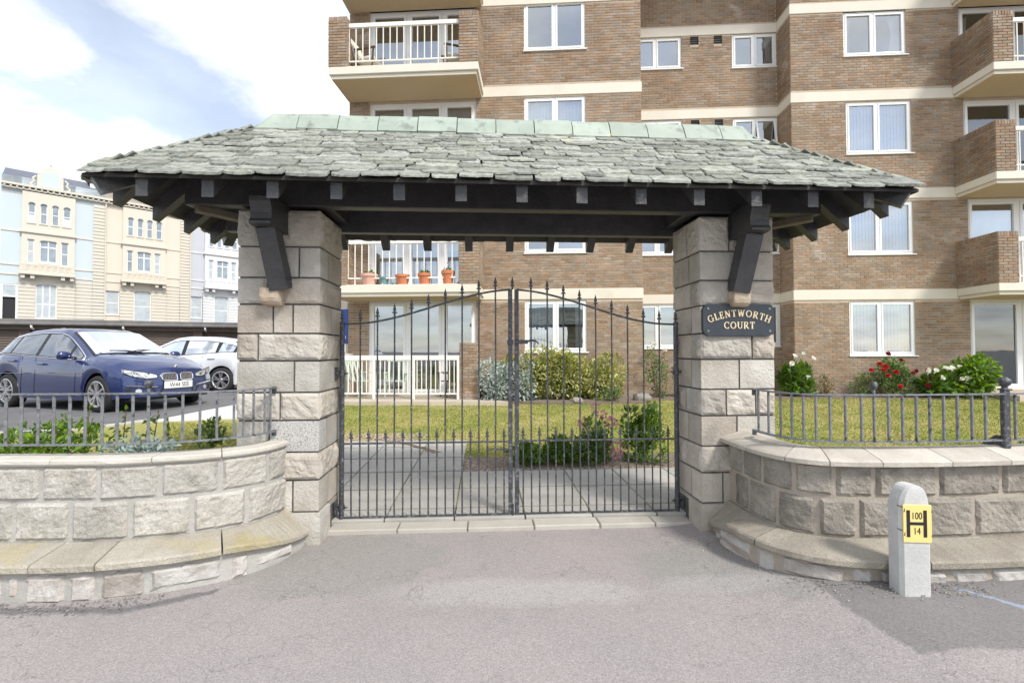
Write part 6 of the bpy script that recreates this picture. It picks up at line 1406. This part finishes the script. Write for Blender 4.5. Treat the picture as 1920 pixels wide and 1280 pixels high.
bush('rose_bush', 'straggly half-dry rose between the cream lilies and the red roses', 'rose bush', bb(-1.75, -.4), (.42, .3, .72), 330, (.05, .09), M['lf_dry'], 39, 6, 7)
rs = bush('rose_bush', 'rose bush covered in red blooms below the right ground-floor window', 'rose bush', bb(-.25, -.5), (.98, .4, 1.02), 2400, (.06, .11), M['lf_dark'], 40, 10, 11)
flowers(rs, 'rose', 'red', [Vector(a) for a in ((-.35, -.3, .88), (-.22, -.32, .80), (.02, -.36, .66), (-.30, -.35, .72), (-.58, -.3, .72), (-.2, -.38, .58), (.1, -.4, .3))], .17, 7, (0, 0, .05))
flowers(rs, 'rose', 'crimson', [Vector(a) for a in ((.48, -.34, .64), (.60, -.3, .70), (.90, -.3, .70), (.92, -.3, .50), (.84, -.36, .32), (-.05, -.2, 1.15), (.25, -.25, .98))], .15, 8, (0, 0, .05))
cl_ = bush('calla_lily', 'clump of white arum lilies beside the bright green hydrangea', 'lily', bb(1.05, -.55), (.62, .4, .62), 900, (.14, .28), M['lf_green'], 41, 3, 8, upw=1.0, smat='gstem')
flowers(cl_, 'calla', 'whitep', [Vector(a) for a in ((-.45, -.25, .62), (-.32, -.3, .66), (-.1, -.3, .78), (.0, -.3, .74), (.12, -.32, .72), (.3, -.3, .78), (-.2, -.35, .50), (.25, -.38, .48), (.42, -.38, .46), (-.5, -.3, .7))], .2, 9, (0, 0, 0))
bush('hydrangea', 'bright lime-green hydrangea beside the right patio door', 'shrub', bb(1.75, -.6), (.85, .5, 1.05), 2200, (.10, .19), M['lf_bright'], 42, 6, 12, shell=.7)
bush('shrub', 'small green plant behind the wall at the far right railing post', 'shrub', (4.42, 3.95, .1), (.35, .3, .62), 500, (.05, .09), M['lf_green'], 43, 4)

# ------------------------------------------------------------------ terrace railing, pots, chairs, lamp, sign
def Bt(name, label, cat, u, d, z, rz=0, group=None): v = B(u, d, z); return thing(name, label, cat, v, BA + rz, group)
wr_ = Bt('patio_railing', 'low white railing with a gate round the ground-floor terrace', 'railing', -14.72, -2.05, .30)
L = 3.2
MB().cbox(0, L, -.03, .03, .98, 1.10, .006).obj('top_rail', M['rail_white'], wr_); MB().cbox(0, L, -.018, .018, .12, .155, .004).obj('bottom_rail', M['rail_white'], wr_)
for x in (.02, 1.02, 1.06 + .98, L - .03): MB().cbox(x - .03, x + .03, -.034, .034, .0, 1.09, .005).obj('post', M['rail_white'], wr_)
for k in range(26):
    x = .12 + k * .118
    if min(abs(x - y) for y in (.02, 1.02, 2.04, L - .03)) > .05: MB().box(x - .011, x + .011, -.011, .011, .14, .985).obj('baluster', M['rail_white'], wr_)
M['terracotta'] = pmat('orange_terracotta', [(0.48, 0.16, 0.075), (0.58, 0.21, 0.10)], 6, .7); M['pinkpot'] = pmat('pinkish_clay', [(0.60, 0.33, 0.25), (0.68, 0.42, 0.34)], 6, .8); M['tealpot'] = pmat('dull_teal_glaze', [(0.12, 0.22, 0.22), (0.18, 0.28, 0.28)], 6, .5)
def pot(label, u, m, r, h, plant=True):
    t = Bt('plant_pot', label, 'plant pot', u, -1.85, 3.2, group='pots along the first-floor balcony railing'); o = MB().lathe([(.001, 0), (r * .68, 0), (r * .9, h * .76), (r, h * .76), (r, h), (r * .88, h), (r * .84, h * .88), (.001, h * .86)], 18).obj('pot', M[m], t, smooth=False)
    if plant:
        q = random.Random(int(-u * 100)); b = MB()
        for i in range(26): v = rv3(q); d = (v + Vector((0, 0, .9))).normalized(); nn = rv3(q); nn = (nn - d * nn.dot(d)).normalized(); leaf(b, Vector((v.x * r * .4, v.y * r * .4, h * .9 + abs(v.z) * .08)), d, nn, .09, .05)
        b.obj('foliage', M['lf_green'], t); flowers(t, 'cluster', 'red' if m != 'pinkpot' else 'pink', [Vector((.03, -.02, h + .2))], .09, 3, (0, 0, h * .8))
pot('pale pinkish clay pot at the left end of the balcony', -13.9, 'pinkpot', .22, .30); pot('small dull teal pot between the pinkish pot and the first orange pot', -13.52, 'tealpot', .14, .22, False)
pot('wide dark-orange pot left of the balcony middle', -13.03, 'terracotta', .19, .27, False); pot('orange pot with a drooping plant in the balcony middle', -12.45, 'terracotta', .18, .30); pot('tall bright orange pot at the right end of the balcony', -11.85, 'terracotta', .17, .36)
M['wood'] = pmat('weathered_hardwood', [(0.10, 0.07, 0.045), (0.16, 0.12, 0.08)], 8, .7); M['cushion'] = pmat('cream_cushion', [(0.66, 0.62, 0.52), (0.72, 0.68, 0.58)], 4, .9); M['palegreen'] = pmat('pale_green_painted_metal', [(0.42, 0.50, 0.44), (0.50, 0.57, 0.51)], 5, .5)
def chair(label, u, d, z, rz, frame, fill, slats):
    t = Bt('garden_chair', label, 'chair', u, d, z, rz, 'chairs on the balconies and terrace')
    for s in (-1, 1):
        MB().beam((s * .27, -.22, 0), (s * .27, -.26, .62), .045, .03).obj('leg', M[frame], t); MB().beam((s * .27, .26, 0), (s * .27, .22, .62), .045, .03).obj('leg', M[frame], t)
        MB().cbox(s * .27 - .035, s * .27 + .035, -.32, .30, .62, .65, .006).obj('armrest', M[frame], t)
    if slats:
        for k in range(5): MB().cbox(-.25, .25, -.24 + k * .095, -.17 + k * .095, .40, .42, .004).obj('seat_slat', M[fill], t)
        for k in range(4): MB().beam((-.2 + .133 * k, .22, .42), (-.2 + .133 * k, .42, .95), .06, .018).obj('back_slat', M[fill], t)
        MB().beam((-.26, .42, .95), (.26, .42, .95), .05, .03, (0, 1, 0)).obj('back_rail', M[frame], t)
    else:
        MB().cbox(-.25, .25, -.25, .22, .36, .46, .03).obj('seat', M[fill], t); m = MB().cbox(-.25, .25, -.05, .05, 0, .62, .03); X = Matrix.Translation((0, .26, .42)) @ Matrix.Rotation(R(-20), 4, 'X'); MB().add([X @ Vector(p) for p in m.v], m.f).obj('backrest', M[fill], t)
    return t
chair('brown wooden armchair with a cream cushion at the left end of the top balcony', -14.05, DL - .65, 8.85, R(80), 'wood', 'cushion', False)
chair('brown wooden armchair with a cream cushion at the right end of the top balcony', -11.75, DL - .62, 8.85, R(-70), 'wood', 'cushion', False)
chair('pale green slatted folding chair by the left side wall of the terrace', -14.25, -1.45, .30, R(60), 'palegreen', 'palegreen', True)
chair('pale green slatted folding chair in front of the terrace door', -13.35, -1.35, .30, R(15), 'palegreen', 'palegreen', True)
chair('dark wooden chair behind the low brick pier of the terrace', -11.85, -1.35, .30, R(-60), 'wood', 'wood', True)
fl = Bt('floor_lamp', 'dark square-shaded lamp standing inside the terrace door', 'lamp', -11.85, DL + .75, .32); MB().lathe([(.16, 0), (.16, .03), (.02, .05), (.018, 1.35)], 14).obj('stand', M['black'], fl); MB().lathe([(.19, 1.35), (.185, 1.72), (.17, 1.72), (.175, 1.35)], 20).obj('lamp_shade', M['wood'], fl)
tc_ = Bt('tub_chair', 'white moulded tub chair inside the right patio door', 'chair', 2.95, .75, .42); MB().lathe([(.02, .05), (.26, .05), (.30, .36), (.34, .42), (.30, .44), (.25, .36), (.02, .32)], 20, lambda x, y, z: (x, y, z + (.22 * max(0, y) if z > .35 else 0))).obj('shell', M['upvc'], tc_, smooth=True)
M['signblue'] = pmat('blue_sign_panel', [(0.04, 0.10, 0.42), (0.05, 0.12, 0.46)], 3, .4); M['signgreen'] = pmat('green_sign_mark', [(0.10, 0.42, 0.30), (0.12, 0.46, 0.34)], 3, .4)
sg = thing('notice_board', 'blue notice board on cream posts behind the left gate pillar', 'sign', (-5.12, 13.6, .28), R(3))
for x in (-.33, .27): MB().cbox(x - .04, x + .04, -.02, .06, -.05, 2.75, .006).obj('post', M['render'], sg)
MB().cbox(-.40, .32, -.05, -.021, 1.45, 2.46, .004).obj('panel', M['signblue'], sg); MB().cbox(-.40, .30, -.05, -.021, 2.465, 2.80, .004).obj('header', M['render'], sg)
MB().box(.0, .07, -.054, -.0505, 1.75, 2.0).obj('emblem', M['signgreen'], sg); b = MB()
for k, (x, w) in enumerate(((-.1, .03), (0, .03), (.12, .02), (.16, .05), (.24, .02))): b.box(x, x + w, -.054, -.0505, 1.60, 1.68)
b.obj('lettering', M['twhite'], sg, kind='stuff')
